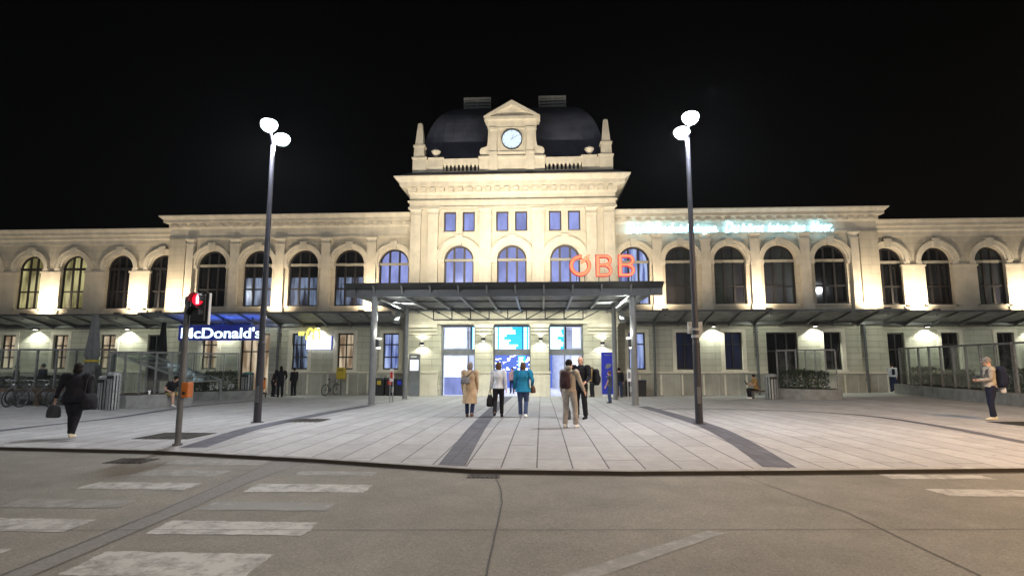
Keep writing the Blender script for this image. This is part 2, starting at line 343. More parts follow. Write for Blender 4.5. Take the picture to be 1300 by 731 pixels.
def thing(name, label, cat, loc=(0, 0, 0), rz=0, group=None):
    o = bpy.data.objects.new(name, None); COL.objects.link(o); o.empty_display_size = 0.2
    o.location = loc; o.rotation_euler = (0, 0, rz); return tag(o, label, cat, group)
def children(o): return [c for c in bpy.data.objects if c.parent == o]
def copy_tree(o, parent=None):
    c = o.copy(); COL.objects.link(c); c.parent = parent
    for ch in children(o): copy_tree(ch, c)
    return c
FINAL = []     # objects whose modifiers / text curves are turned into plain meshes at the end
def text(body, name, m, parent, loc, size, ext=0.01, shear=0.0, offset=0.0, rot=(PI / 2, 0, 0), width=None, spacing=1.0):
    cu = bpy.data.curves.new(name, 'FONT'); cu.body = body; cu.size = size; cu.extrude = ext; cu.shear = shear; cu.offset = offset
    cu.space_character = spacing; cu.materials.append(M[m])
    o = bpy.data.objects.new(name, cu); COL.objects.link(o)
    o.location = Vector(loc); o.rotation_euler = rot
    if parent is not None:
        o.parent = parent
        r = parent
        while r.parent: r = r.parent
        o.matrix_parent_inverse = Matrix.Identity(4); o.location = r.matrix_basis.inverted() @ Vector(loc)
    FINAL.append((o, width)); return o
def spot(name, loc, target, watts, col, angle, blend=0.6, size=0.1, parent=None):
    d = bpy.data.lights.new(name, 'SPOT'); d.energy = watts; d.color = col; d.spot_size = R(angle); d.spot_blend = blend; d.shadow_soft_size = size
    o = bpy.data.objects.new(name, d); COL.objects.link(o); o.location = loc
    o.rotation_euler = (Vector(target) - Vector(loc)).to_track_quat('-Z', 'Y').to_euler(); return o
def point(name, loc, watts, col, size=0.1):
    d = bpy.data.lights.new(name, 'POINT'); d.energy = watts; d.color = col; d.shadow_soft_size = size
    o = bpy.data.objects.new(name, d); COL.objects.link(o); o.location = loc; return o
def area(name, loc, target, watts, col, sx, sy):
    d = bpy.data.lights.new(name, 'AREA'); d.energy = watts; d.color = col; d.shape = 'RECTANGLE'; d.size = sx; d.size_y = sy
    o = bpy.data.objects.new(name, d); COL.objects.link(o); o.location = loc
    o.rotation_euler = (Vector(target) - Vector(loc)).to_track_quat('-Z', 'Y').to_euler(); return o

# ------------------------------------------------------------------ ground
def gz(X, Y):
    t = max(0, min(1, (Y - 14) / 21)); r = max(0, min(1, (X - 9.75) / 16)); r = r * r * (3 - 2 * r)
    return t * (-0.36 * (1 - r) - 0.06 * r)
KERB = [(-90, 15), (-40, 13), (-8.7, 10.8), (-5.36, 10.5), (-2.07, 9.75), (0.7, 8.95), (3.07, 8.9), (5.5, 9.1), (9.2, 9.48), (40, 11.0), (90, 14)]
def kerb_y(x):
    for (a, b), (c, d) in zip(KERB, KERB[1:]):
        if x <= c:
            t = (x - a) / (c - a); t2 = t
            return b + (d - b) * t2
    return KERB[-1][1]
RZ = -0.06
b = MB()
b.quad((-400, -300, RZ), (400, -300, RZ), (400, 16, RZ), (-400, 16, RZ)); b.quad((-400, 16, RZ), (400, 16, RZ), (400, 26, -1.2), (-400, 26, -1.2)); b.quad((-400, 26, -1.2), (400, 26, -1.2), (400, 500, -1.2), (-400, 500, -1.2))
tag(b.build('road', 'asphalt'), kind='structure')
XS = [-60 + i * 2 for i in range(25)] + [-10 + i for i in range(31)] + [22 + i * 2 for i in range(20)]
XS = sorted(set([-60, -50] + XS + [k[0] for k in KERB if -60 < k[0] < 60]))
KW = 0.13
def gridsheet(name, m, xs, ylo, yhi, n, dz=0.0):
    bm = bmesh.new(); rows = []
    for x in xs:
        y0 = ylo(x); y1 = yhi(x); rows.append([bm.verts.new((x, y0 + (y1 - y0) * j / n, gz(x, y0 + (y1 - y0) * j / n) + dz)) for j in range(n + 1)])
    for a, c in zip(rows, rows[1:]):
        for j in range(n): bm.faces.new((a[j], c[j], c[j + 1], a[j + 1]))
    me = bpy.data.meshes.new(name); bm.to_mesh(me); bm.free(); me.materials.append(M[m])
    o = bpy.data.objects.new(name, me); COL.objects.link(o); return tag(o, kind='structure')
gridsheet('plaza', 'plaza', XS, lambda x: kerb_y(x) + KW, lambda x: 60.0, 30)
b = MB(); px = None
for x in XS:
    y = kerb_y(x); cur = [(x, y, RZ - .1), (x, y, 0.0), (x, y + 0.02, 0.012), (x, y + KW - .01, 0.012), (x, y + KW, -0.05)]
    if px:
        for k in range(1, 4): b.quad(px[k], cur[k], cur[k + 1], px[k + 1])
    px = cur
tag(b.build('kerb', 'kerb'), kind='structure')
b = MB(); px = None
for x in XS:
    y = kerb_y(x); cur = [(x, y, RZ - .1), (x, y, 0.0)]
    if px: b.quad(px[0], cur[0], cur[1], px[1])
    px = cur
tag(b.build('kerb_face', 'soil'), kind='structure')  # shade on the kerb front, put into its near-black colour
def strip(name, pts, wd, m='strip', dz=0.005, n=26):
    bm = bmesh.new(); pr = None
    for i in range(n + 1):
        t = i / n * (len(pts) - 1); k = min(int(t), len(pts) - 2); f = t - k
        a = Vector((*pts[max(k - 1, 0)], 0)); p0 = Vector((*pts[k], 0)); p1 = Vector((*pts[k + 1], 0)); d = Vector((*pts[min(k + 2, len(pts) - 1)], 0))
        p = 0.5 * ((2 * p0) + (p1 - a) * f + (2 * a - 5 * p0 + 4 * p1 - d) * f * f + (3 * p0 - a - 3 * p1 + d) * f ** 3)
        tg = (p1 - p0).normalized(); nr = Vector((-tg.y, tg.x, 0)) * wd / 2
        cur = [bm.verts.new((q.x, q.y, gz(q.x, q.y) + dz)) for q in (p + nr, p - nr)]
        if pr: bm.faces.new((pr[0], pr[1], cur[1], cur[0]))
        pr = cur
    me = bpy.data.meshes.new(name); bm.to_mesh(me); bm.free(); me.materials.append(M[m])
    o = bpy.data.objects.new(name, me); COL.objects.link(o); return tag(o, kind='structure')
strip('paving_strip', [(0.32, 9.2), (0.15, 14), (0.0, 19), (-0.1, 25), (-0.1, 33)], 0.44)
strip('paving_strip', [(5.45, 9.35), (5.8, 12), (6.05, 15), (6.1, 17), (6.05, 20), (5.9, 24)], 0.5)
strip('paving_strip', [(-4.95, 10.9), (-5.4, 13.9), (-5.55, 17), (-5.6, 20), (-5.5, 24)], 0.5)
strip('paving_strip', [(-11.3, 11.3), (-11.2, 14), (-11.25, 17), (-12.0, 20.5), (-12.5, 23.3), (-12.3, 28)], 0.3)
strip('paving_strip', [(11.45, 10.2), (11.6, 12.4), (12.05, 15.3), (12.3, 18), (12.0, 20), (10.7, 21.6), (8.0, 22.6), (6.2, 22.3)], 0.3)
# road markings: worn zebra stripes and joints
def flat(name, poly, m, z=RZ, dz=0.004):
    b = MB(); b.quad(*[(x, y, z + dz) for x, y in poly]); return tag(b.build(name, m), kind='structure')
def ragged(poly):
    out = []; n = len(poly)
    for i in range(n):
        a = Vector(poly[i]); c = Vector(poly[(i + 1) % n])
        k = 40
        for j in range(k):
            p = a.lerp(c, j / k); q = noise.noise(Vector((p.x * 5, p.y * 5, 3))) * 0.03 + noise.noise(Vector((p.x * 21, p.y * 21, 5))) * 0.022
            out.append((p.x + q, p.y + q * 0.8))
    return out
zeb = [(-2.12, -.60, 4.60, 5.18), (-2.18, -.60, 5.70, 6.18), (-2.17, -.58, 7.55, 8.05), (-1.97, -.78, 8.66, 9.0), (-4.15, -3.03, 5.70, 6.17), (-4.5, -3.0, 7.6, 8.04),
       (-4.45, -3.1, 8.5, 8.97), (-4.55, -2.9, 9.42, 9.9), (-4.65, -3.2, 6.62, 7.03), (-3.6, -3.05, 4.7, 5.19), (6.85, 8.35, 8.85, 9.2), (6.9, 8.5, 7.76, 8.18), (-2.2, -.7, 6.62, 7.03)]
for zi, (x0, x1, y0, y1) in enumerate(zeb):
    sh = (x1 - x0) * 0.02
    flat('zebra_stripe', ragged([(x0, y0), (x1, y0 + sh), (x1 - .02, y1), (x0 - .03, y1)]), {3: 'fadedpaint', 6: 'fadedpaint', 8: 'fadedpaint', 5: 'paint', 7: 'fadedpaint', 12: 'ghostpaint'}.get(zi, 'paint'))
def seam(pts, wd=0.018, m='tar'):
    b = MB()
    fine = []
    for a, c in zip(pts, pts[1:]):
        for j in range(12):
            q = Vector(a).lerp(Vector(c), j / 12); k = noise.noise(Vector((q.x * 3, q.y * 3, 9))) * 0.007; fine.append((q.x + k, q.y + k))
    fine.append(pts[-1])
    for a, c in zip(fine, fine[1:]):
        a = Vector(a); c = Vector(c); d = (c - a).normalized(); n = Vector((-d.y, d.x)) * wd / 2
        b.quad((*(a + n), RZ + .006), (*(a - n), RZ + .006), (*(c - n), RZ + .006), (*(c + n), RZ + .006))
    tag(b.build('road_joint', m), kind='structure')
seam([(1.33, 3.0), (1.30, 4.8), (1.27, 7.06), (1.2, 7.9), (1.03, 8.8)], 0.016)
seam([(4.72, 9.05), (5.0, 7.6), (5.19, 6.9), (5.22, 4.9), (5.25, 3)], 0.013)
seam([(-6, 5.7), (-3.75, 5.75), (1.44, 6.02), (6.6, 6.3), (9, 6.4)], 0.01)
seam([(-2.55, 4.4), (-2.6, 6.5), (-2.72, 8.2), (-2.85, 10.0)], 0.016)
seam([(-2.28, 4.0), (-2.32, 6.5), (-2.38, 8.2), (-2.25, 9.6)], 0.012)
flat('road_patch', [(-2.54, 3.5), (-2.3, 3.5), (-2.36, 8.2), (-2.24, 9.6), (-2.84, 9.95), (-2.7, 8.2)], 'patch', dz=0.002)
b = MB(); b.quad((1.85, 4.75, RZ + .003), (2.1, 4.7, RZ + .003), (3.55, 6.0, RZ + .003), (3.42, 6.1, RZ + .003)); tag(b.build('road_patch', 'fadedpaint'), kind='structure')
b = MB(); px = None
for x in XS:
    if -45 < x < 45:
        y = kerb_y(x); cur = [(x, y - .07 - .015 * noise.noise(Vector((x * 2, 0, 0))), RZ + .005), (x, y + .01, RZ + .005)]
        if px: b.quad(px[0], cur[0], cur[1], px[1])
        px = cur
tag(b.build('gutter', 'tar'), kind='structure')  # dark strip painted as the shade line at the foot of the kerb
def cover(label, x, y, sx, sy, z, rot=0.0, bars=7):
    t = thing('manhole_cover', label, 'manhole cover', (x, y, z), rot)
    b = MB(); b.box(-sx, sx, -sy, sy, 0.001, 0.007); b.build('frame', 'iron', t, local=True)
    b = MB()
    for i in range(bars):
        k = -sx * .85 + 1.7 * sx * i / (bars - 1); b.box(k - sx * .06, k + sx * .06, -sy * .85, sy * .85, 0.009, 0.016)
    b.build('grate', 'iron', t, local=True)
cover('rusty square plate in the paving beside the traffic light pole', -6.4, 12.6, 0.62, 0.55, 0.0)
cover('dark square plate in the paving right of the left lamp post', -5.0, 16.4, 0.5, 0.55, gz(-5, 16.4))
cover('small iron drain grate in the road against the kerb', 0.88, 8.72, 0.24, 0.13, RZ)
cover('dark plate in the paving at the feet of the man with the big backpack', 15.0, 16.4, 0.7, 0.7, gz(15, 16.4))
cover('worn rectangular iron cover in the road below the traffic light', -5.3, 9.75, 0.34, 0.25, RZ)

# ------------------------------------------------------------------ station building
ST = thing('station_building', 'long cream railway station with domed clock tower block and arched windows lit at night', 'railway station', (0, 34, -0.36))
def wall(m, x0, x1, z0, z1, Y, ops, depth=0.32):
    """Wall sheet in plane y=Y with rectangular or arched holes and their reveals. ops: (xa, xb, sill, top_or_spring, arched)"""
    x = x0
    def q(xa, xb, za, zb):
        if xb - xa > 1e-4 and zb - za > 1e-4: m.quad((xa, Y, za), (xb, Y, za), (xb, Y, zb), (xa, Y, zb))
    for xa, xb, s, t, arch in sorted(ops):
        q(x, xa, z0, z1); q(xa, xb, z0, s); D = Y + depth
        pts = [(xa, s), (xa, t)]
        if arch:
            r = (xb - xa) / 2; cx = (xa + xb) / 2; n = 20; P = [(cx - r * math.cos(PI * i / n), t + r * math.sin(PI * i / n)) for i in range(n + 1)]
            for (a, za), (c, zc) in zip(P, P[1:]): m.quad((a, Y, za), (c, Y, zc), (c, Y, z1), (a, Y, z1))
            outline = [(xa, s)] + P + [(xb, s)]
        else:
            q(xa, xb, t, z1); outline = [(xa, s), (xa, t), (xb, t), (xb, s)]
        for (a, za), (c, zc) in zip(outline, outline[1:] + outline[:1]):
            if abs(za - s) < 1e-6 and abs(zc - s) < 1e-6 and s <= z0 + 1e-6: continue
            m.quad((a, Y, za), (a, D, za), (c, D, zc), (c, Y, zc))
        x = xb
    q(x, x1, z0, z1)
def arched_window(cx, hw, s, t, Y, pane, frame='frame', mull=(-.31, .31), bars=(), transom='transom', low=None):
    f = MB(); y0, y1 = Y + .20, Y + .28
    n = 20
    f.ring(cx, t, hw - .11, hw + .01, 0, PI, y0, y1, n)
    f.box(cx - hw, cx - hw + .09, y0, y1, s, t); f.box(cx + hw - .09, cx + hw, y0, y1, s, t); f.box(cx - hw + .09, cx + hw - .09, y0, y1, s, s + .1)
    for k in mull:
        top = t + math.sqrt(max(0, (hw - .09) ** 2 - k * k)); f.box(cx + k - .06, cx + k + .06, y0 + .005, y1 - .005, s + .1, t - .08); f.box(cx + k - .06, cx + k + .06, y0 + .005, y1 - .005, t + .08, top)
    for z in bars: f.box(cx - hw + .09, cx + hw - .09, y0 - .01, y1 - .01, z - .05, z + .05)
    w_ = f.build('window', frame, ST)
    b = MB(); b.box(cx - hw + .012, cx + hw - .012, y0 - .05, y1 + .004, t - .08, t + .08); b.build('transom', transom, w_)
    b = MB(); P = [(cx - hw, s), (cx + hw, s)] + [(cx + hw * math.cos(PI * i / n), t + hw * math.sin(PI * i / n)) for i in range(n + 1)]
    split = low or 0
    if low:
        b.bm.faces.new([b.bm.verts.new((a, Y + .30, z)) for a, z in ((cx - hw, s), (cx + hw, s), (cx + hw, split), (cx - hw, split))]); b.build('pane', low_mat(low, pane), w_)
        b = MB(); P = [(cx - hw, split), (cx + hw, split)] + P[2:]
        b.bm.faces.new([b.bm.verts.new((a, Y + .30, z)) for a, z in P]); b.build('pane', 'darkglass', w_)
    else:
        b.bm.faces.new([b.bm.verts.new((a, Y + .30, z)) for a, z in P]); b.build('pane', pane, w_)
    return w_
def low_mat(low, pane): return pane
def arch_trim(cx, hw, t, Y, key=True, wd=.36):
    b = MB(); b.ring(cx, t, hw + .10, hw + wd - .08, 0, PI, Y - .15, Y + .05, 24); b.ring(cx, t, hw + wd - .08, hw + wd, 0, PI, Y - .22, Y + .05, 24)
    b.ring(cx, t, hw + .003, hw + .10, 0, PI, Y - .05, Y + .05, 24)
    if key: b.prism([(cx - .15, t + hw - .02), (cx + .15, t + hw - .02), (cx + .24, t + hw + wd + .12), (cx - .24, t + hw + wd + .12)], Y - .24, Y + .04)
    for sg in (-1, 1):
        a = cx + sg * (hw + .003); c = cx + sg * (hw + min(wd, .33) + .04); b.box(min(a, c), max(a, c), Y - .13, Y + .05, t - .22, t - .004)
    b.build('arch_moulding', 'trim', ST)
def rect_window(x0, x1, s, t, Y, pane, frame='frame', mull=None, bars=(), surround=True):
    f = MB(); y0, y1 = Y + .14, Y + .22
    f.box(x0, x0 + .08, y0, y1, s, t); f.box(x1 - .08, x1, y0, y1, s, t); f.box(x0 + .08, x1 - .08, y0, y1, s, s + .08); f.box(x0 + .08, x1 - .08, y0, y1, t - .08, t)
    for k in (mull if mull is not None else [(x0 + x1) / 2]): f.box(k - .035, k + .035, y0 + .005, y1 - .005, s + .08, t - .08)
    for z in bars: f.box(x0 + .08, x1 - .08, y0 - .008, y1 - .012, z - .04, z + .04)
    w_ = f.build('window', frame, ST)
    b = MB(); b.quad((x0, Y + .24, s), (x1, Y + .24, s), (x1, Y + .24, t), (x0, Y + .24, t)); b.build('pane', pane, w_)
    if surround:
        b = MB(); b.box(x0 - .22, x0 - .003, Y - .05, Y + .06, s - .02, t + .2); b.box(x1 + .003, x1 + .22, Y - .05, Y + .06, s - .02, t + .2); b.box(x0 - .003, x1 + .003, Y - .05, Y + .06, t + .003, t + .2)
        b.box(x0 - .26, x1 + .26, Y - .12, Y + .06, s - .13, s - .022); b.build('surround', 'trim', w_)
    return w_
def pilaster(cx, wd, z0, z1, Y, proud=.19, base=True):
    b = MB(); h = wd / 2; b.box(cx - h, cx + h, Y - proud, Y + .03, z0 + .45, z1 - .42)
    if base: b.box(cx - h - .06, cx + h + .06, Y - proud - .06, Y + .03, z0, z0 + .38); b.frus(cx - h, cx + h, Y - proud - .002, Y + .03, z0 + .38, z0 + .45)
    else: b.box(cx - h, cx + h, Y - proud - .002, Y + .03, z0, z0 + .45)
    b.box(cx - h - .04, cx + h + .04, Y - proud - .04, Y + .03, z1 - .42, z1 - .34); b.box(cx - h + .02, cx + h - .02, Y - proud + .01, Y + .03, z1 - .34, z1 - .16)
    b.frus(cx - h, cx + h, Y - proud, Y + .03, z1 - .16, z1 - .06, .08, .08); b.box(cx - h - .09, cx + h + .09, Y - proud - .09, Y + .03, z1 - .06, z1)
    b.build('pilaster', 'trim', ST)
def cornice(name, x0, x1, Y, z0, z1, proj, dent=None, back=.6, ends=(1, 1)):
    """Stacked classical cornice: fascia, bed mould, dentils, corona, cyma."""
    b = MB(); H = z1 - z0; e0, e1 = ends
    def fr(za, zb, p0, p1):
        v = []
        for z, p in ((za, p0), (zb, p1)):
            v.append([b.bm.verts.new(q) for q in ((x0 - p * e0, Y - p, z), (x1 + p * e1, Y - p, z), (x1 + p * e1, Y + back, z), (x0 - p * e0, Y + back, z))])
        a, c = v
        b.bm.faces.new(a[::-1]); b.bm.faces.new(c)
        for k in range(4): b.bm.faces.new((a[k], a[(k + 1) % 4], c[(k + 1) % 4], c[k]))
    fr(z0, z0 + H * .28, .06, .06); fr(z0 + H * .28, z0 + H * .36, .08, .16); fr(z0 + H * .36, z0 + H * .55, .17, .17)
    fr(z0 + H * .55, z0 + H * .62, .18, proj * .62); fr(z0 + H * .62, z0 + H * .78, proj * .66, proj * .66); fr(z0 + H * .78, z0 + H * .95, proj * .68, proj); fr(z0 + H * .95, z1, proj, proj)
    o = b.build(name, 'trim', ST)
    if dent:
        d = MB(); n = int((x1 - x0) / dent); 
        for i in range(n):
            x = x0 + (i + .5) * (x1 - x0) / n; d.box(x - dent * .27, x + dent * .27, Y - proj * .55, Y - .168, z0 + H * .385, z0 + H * .545)
        d.build('dentils', 'trim', o)
    return o

CB = 6.27                      # half width of the central block
YC, YW, YO = 34.0, 35.0, 36.0  # planes of the central block, main wings, outer wings
# --- central block, upper floors
m_ = MB(); aw = [(cx - .9, cx + .9, 4.75, 7.83, True) for cx in (-3.23, 0, 3.23)]
wall(m_, -CB, CB, 4.2, 9.3, YC, aw); m_.build('central_wall', 'smooth', ST)
sw = []
for cx in (-3.23, 0, 3.23): sw += [(cx - .96, cx - .2, 9.6, 10.84, False), (cx + .2, cx + .96, 9.6, 10.84, False)]
m_ = MB(); wall(m_, -CB, CB, 9.3, 11.45, YC, sw); m_.build('attic_wall', 'smooth', ST)
b = MB()
for sg in (-1, 1): b.quad((sg * CB, YC, -.6), (sg * CB, YC + 8, -.6), (sg * CB, YC + 8, 12.6), (sg * CB, YC, 12.6))
b.build('side_wall', 'smooth', ST)
for cx in (-3.23, 0, 3.23):
    arched_window(cx, .9, 4.75, 7.83, YC, 'lilac', 'brownframe', bars=()); arch_trim(cx, .9, 7.83, YC, True, .5)
    for a in (-.96, .2): rect_window(cx + a, cx + a + .76, 9.6, 10.84, YC, 'lilac', 'brownframe', mull=[], surround=False)
    b = MB()
    for a in (-.96, .2):
        x0, x1 = cx + a, cx + a + .76; b.box(x0 - .1, x0 - .004, YC - .04, YC + .05, 9.52, 10.94); b.box(x1 + .004, x1 + .1, YC - .04, YC + .05, 9.52, 10.94); b.box(x0 - .004, x1 + .004, YC - .04, YC + .05, 10.845, 10.94)
    b.box(cx - 1.25, cx + 1.25, YC - .09, YC + .05, 9.40, 9.515); b.build('window_sill', 'trim', ST)
for sg in (-1, 1):
    pilaster(sg * 5.9, .62, 4.2, 11.0, YC); pilaster(sg * 4.83, .62, 4.2, 11.0, YC); pilaster(sg * 1.615, .72, 4.2, 11.0, YC)
b = MB(); b.box(-CB - .12, CB + .12, YC - .22, YC + .05, 11.0, 11.12); b.box(-CB - .05, CB + .05, YC - .12, YC + .05, 11.12, 11.42); b.box(-CB - .15, CB + .15, YC - .26, YC + .05, 11.42, 11.52); b.build('architrave', 'trim', ST)
cornice('central_cornice', -CB, CB, YC, 11.52, 12.9, .9, .55, back=8.0)
b = MB()   # roof skirt between cornice and parapet
b.quad((-7.1, 33.15, 12.905), (7.1, 33.15, 12.905), (6.3, 33.75, 13.3), (-6.3, 33.75, 13.3)); 
for sg in (-1, 1): b.quad((sg * 7.1, 33.15, 12.905), (sg * 7.1, 42, 12.905), (sg * 6.3, 42, 13.3), (sg * 6.3, 33.75, 13.3))
b.quad((-6.3, 33.75, 13.3), (6.3, 33.75, 13.3), (6.3, 42, 13.3), (-6.3, 42, 13.3)); b.build('roof_skirt', 'roof', ST)
YP = 34.3   # parapet
for sg in (-1, 1):
    b = MB()
    def bx(xa, xb, y0, y1, z0, z1): b.box(min(sg * xa, sg * xb), max(sg * xa, sg * xb), y0, y1, z0, z1)
    bx(5.42, 6.27, YP - .12, YP + .55, 13.45, 14.35); bx(5.36, 6.33, YP - .18, YP + .6, 14.35, 14.45)
    bx(5.25, 5.42, YP, YP + .4, 13.45, 14.30)
    bx(4.35, 5.25, YP - .08, YP + .5, 13.45, 14.33); bx(4.3, 5.3, YP - .13, YP + .55, 14.33, 14.42)
    bx(2.03, 4.35, YP, YP + .32, 13.98, 14.36); bx(2.03, 4.35, YP, YP + .32, 13.45, 13.55)
    for i in range(9): x = 2.15 + i * .255; bx(x, x + .12, YP + .05, YP + .22, 13.55, 13.98)
    b.build('parapet', 'trim', ST)
for sg in (-1, 1):
    b = MB(); c = sg * 5.88; b.frus(c - .34, c + .34, YP - .1, YP + .5, 14.45, 15.15, -.03, -.03); b.box(c - .37, c + .37, YP - .12, YP + .53, 15.15, 15.28)
    b.frus(c - .27, c + .27, YP - .06, YP + .46, 15.28, 16.75, -.13, -.13, -.13); b.frus(c - .14, c + .14, YP + .07, YP + .33, 16.75, 16.85, -.1, -.1, -.1); b.build('obelisk', 'trim', ST)
    b = MB(); b.lathe((sg * 4.85, YP + .2, 14.42), [(.2, 0), (.21, .07), (.08, .11), (.07, .18), (.15, .23), (.27, .40), (.31, .48), (.30, .52), (.2, .56), (.06, .60), (.05, .7)]); b.build('urn', 'trim', ST, smooth=True)
# clock gable
YG = 34.15
b = MB(); b.box(-2.05, 2.05, YG, YG + .7, 13.42, 14.3); b.box(-2.1, 2.1, YG - .06, YG + .7, 14.3, 14.42)
for sg in (-1, 1): b.box(sg * 1.15 - .26, sg * 1.15 + .26, YG - .1, YG + .02, 13.42, 14.5)
b.box(-1.5, 1.5, YG + .06, YG + .7, 14.42, 16.35)
for sg in (-1, 1):
    b.box(sg * 1.15 - .2, sg * 1.15 + .2, YG - .06, YG + .08, 14.7, 16.1); b.box(sg * 1.15 - .26, sg * 1.15 + .26, YG - .12, YG + .08, 14.5, 14.7); b.box(sg * 1.15 - .25, sg * 1.15 + .25, YG - .11, YG + .08, 16.1, 16.3)
b.box(-.86, .86, YG - .02, YG + .08, 14.62, 14.72); b.box(-.86, .86, YG - .02, YG + .08, 16.2, 16.3); b.box(-.86, -.76, YG - .02, YG + .08, 14.72, 16.2); b.box(.76, .86, YG - .02, YG + .08, 14.72, 16.2)
b.box(-1.55, 1.55, YG - .05, YG + .7, 16.36, 16.75); b.box(-1.72, 1.72, YG - .22, YG + .75, 16.75, 16.95)
b.build('clock_gable', 'trim', ST)
b = MB(); b.prism([(-1.6, 16.952), (1.6, 16.952), (0, 17.75)], YG - .02, YG + .7)
for sg in (-1, 1):
    b.prism([(sg * 1.78, 16.952), (sg * 1.45, 16.952), (0, 17.7), (0, 18.0)], YG - .25, YG + .75)
b.build('pediment', 'trim', ST)
for sg in (-1, 1):   # scroll shaped buttresses
    P = [(1.5, 14.42), (2.02, 14.42)]
    for i in range(9): a = -PI / 2 + PI * .85 * i / 8; P.append((1.74 + .3 * math.cos(a), 14.76 + .3 * math.sin(a)))
    for i in range(1, 9): a = i / 8; P.append((1.62 - .12 * math.sin(a * PI / 2), 15.05 + 1.2 * a - .25 * math.sin(a * PI) ))
    P = [(sg * x, z) for x, z in P]; b = MB(); b.prism(P, YG + .1, YG + .6); b.build('scroll', 'trim', ST)
CL = thing('x', None, None); bpy.data.objects.remove(CL)
b = MB(); b.ring(0, 15.5, .60, .655, 0, 2 * PI, YG - .08, YG + .08, 40); ck = b.build('clock', 'black', ST)
b = MB(); b.bm.faces.new([b.bm.verts.new((.62 * math.cos(2 * PI * i / 40), YG - .02, 15.5 + .62 * math.sin(2 * PI * i / 40))) for i in range(40)]); b.build('clock_face', 'clockface', ck)
b = MB()
for i in range(12):
    a = 2 * PI * i / 12; c, s_ = math.sin(a), math.cos(a); b.bar((.49 * c, YG - .035, 15.5 + .49 * s_), (.57 * c, YG - .035, 15.5 + .57 * s_), .035, .012)
b.build('hour_marks', 'black', ck)
b = MB(); b.bar((0, YG - .05, 15.44), (.10, YG - .05, 15.82), .045, .012); b.build('hour_hand', 'black', ck)
b = MB(); b.bar((-.08, YG - .065, 15.46), (.36, YG - .065, 15.72), .035, .012); b.build('minute_hand', 'black', ck)
# dome: a curved square vault cut off by a flat deck
b = MB(); rings = []
for i in range(15):
    a = R(78) * i / 14; k = math.cos(a) ** 0.8; z = 14.2 + 5.0 * math.sin(a) / math.sin(R(78)); hx = 2.6 + 3.3 * k; hy = 1.2 + 3.6 * k
    rings.append([(-hx, 40 - hy, z), (hx, 40 - hy, z), (hx, 40 + hy, z), (-hx, 40 + hy, z)])
for p, q in zip(rings, rings[1:]):
    for k in range(4): b.quad(p[k], p[(k + 1) % 4], q[(k + 1) % 4], q[k])
b.quad(*rings[-1]); dm = b.build('dome', 'roof', ST)
b = MB()
for x in [-5.2 + i * .65 for i in range(17)]:
    pr = None
    for i in range(15):
        a = R(78) * i / 14; k = math.cos(a) ** 0.8; z = 14.2 + 5.0 * math.sin(a) / math.sin(R(78)); hx = 2.6 + 3.3 * k; hy = 1.2 + 3.6 * k
        if abs(x) > hx: break
        c = (x, 40 - hy - .012, z)
        if pr: b.bar(pr, c, .03, .03)
        pr = c
b.build('seam', 'roof', dm)
for x0 in (-3.55, 1.68):
    b = MB(); zb = 19.05
    for k in range(4): b.box(x0, x0 + 1.9, 37.6, 37.65, zb + .15 + k * .22, zb + .30 + k * .22)
    for k in (0, .93, 1.82): b.box(x0 + k, x0 + k + .07, 37.655, 37.72, zb - .25, zb + .98)
    b.build('roof_vent', 'galv', dm)
def warp(o, k=.984, dy=-.55):
    for v in o.data.vertices:
        p = v.co + Vector((0, 34, -.36)); v.co = Vector((CAMX + (p.x - CAMX) * k, p.y + dy, CAMH + (p.z - CAMH) * k)) - Vector((0, 34, -.36))
    for c in children(o): warp(c, k, dy)
for o in children(ST):
    if o.name.split('.')[0] in ('parapet', 'obelisk', 'urn', 'clock_gable', 'pediment', 'scroll', 'clock'): warp(o)
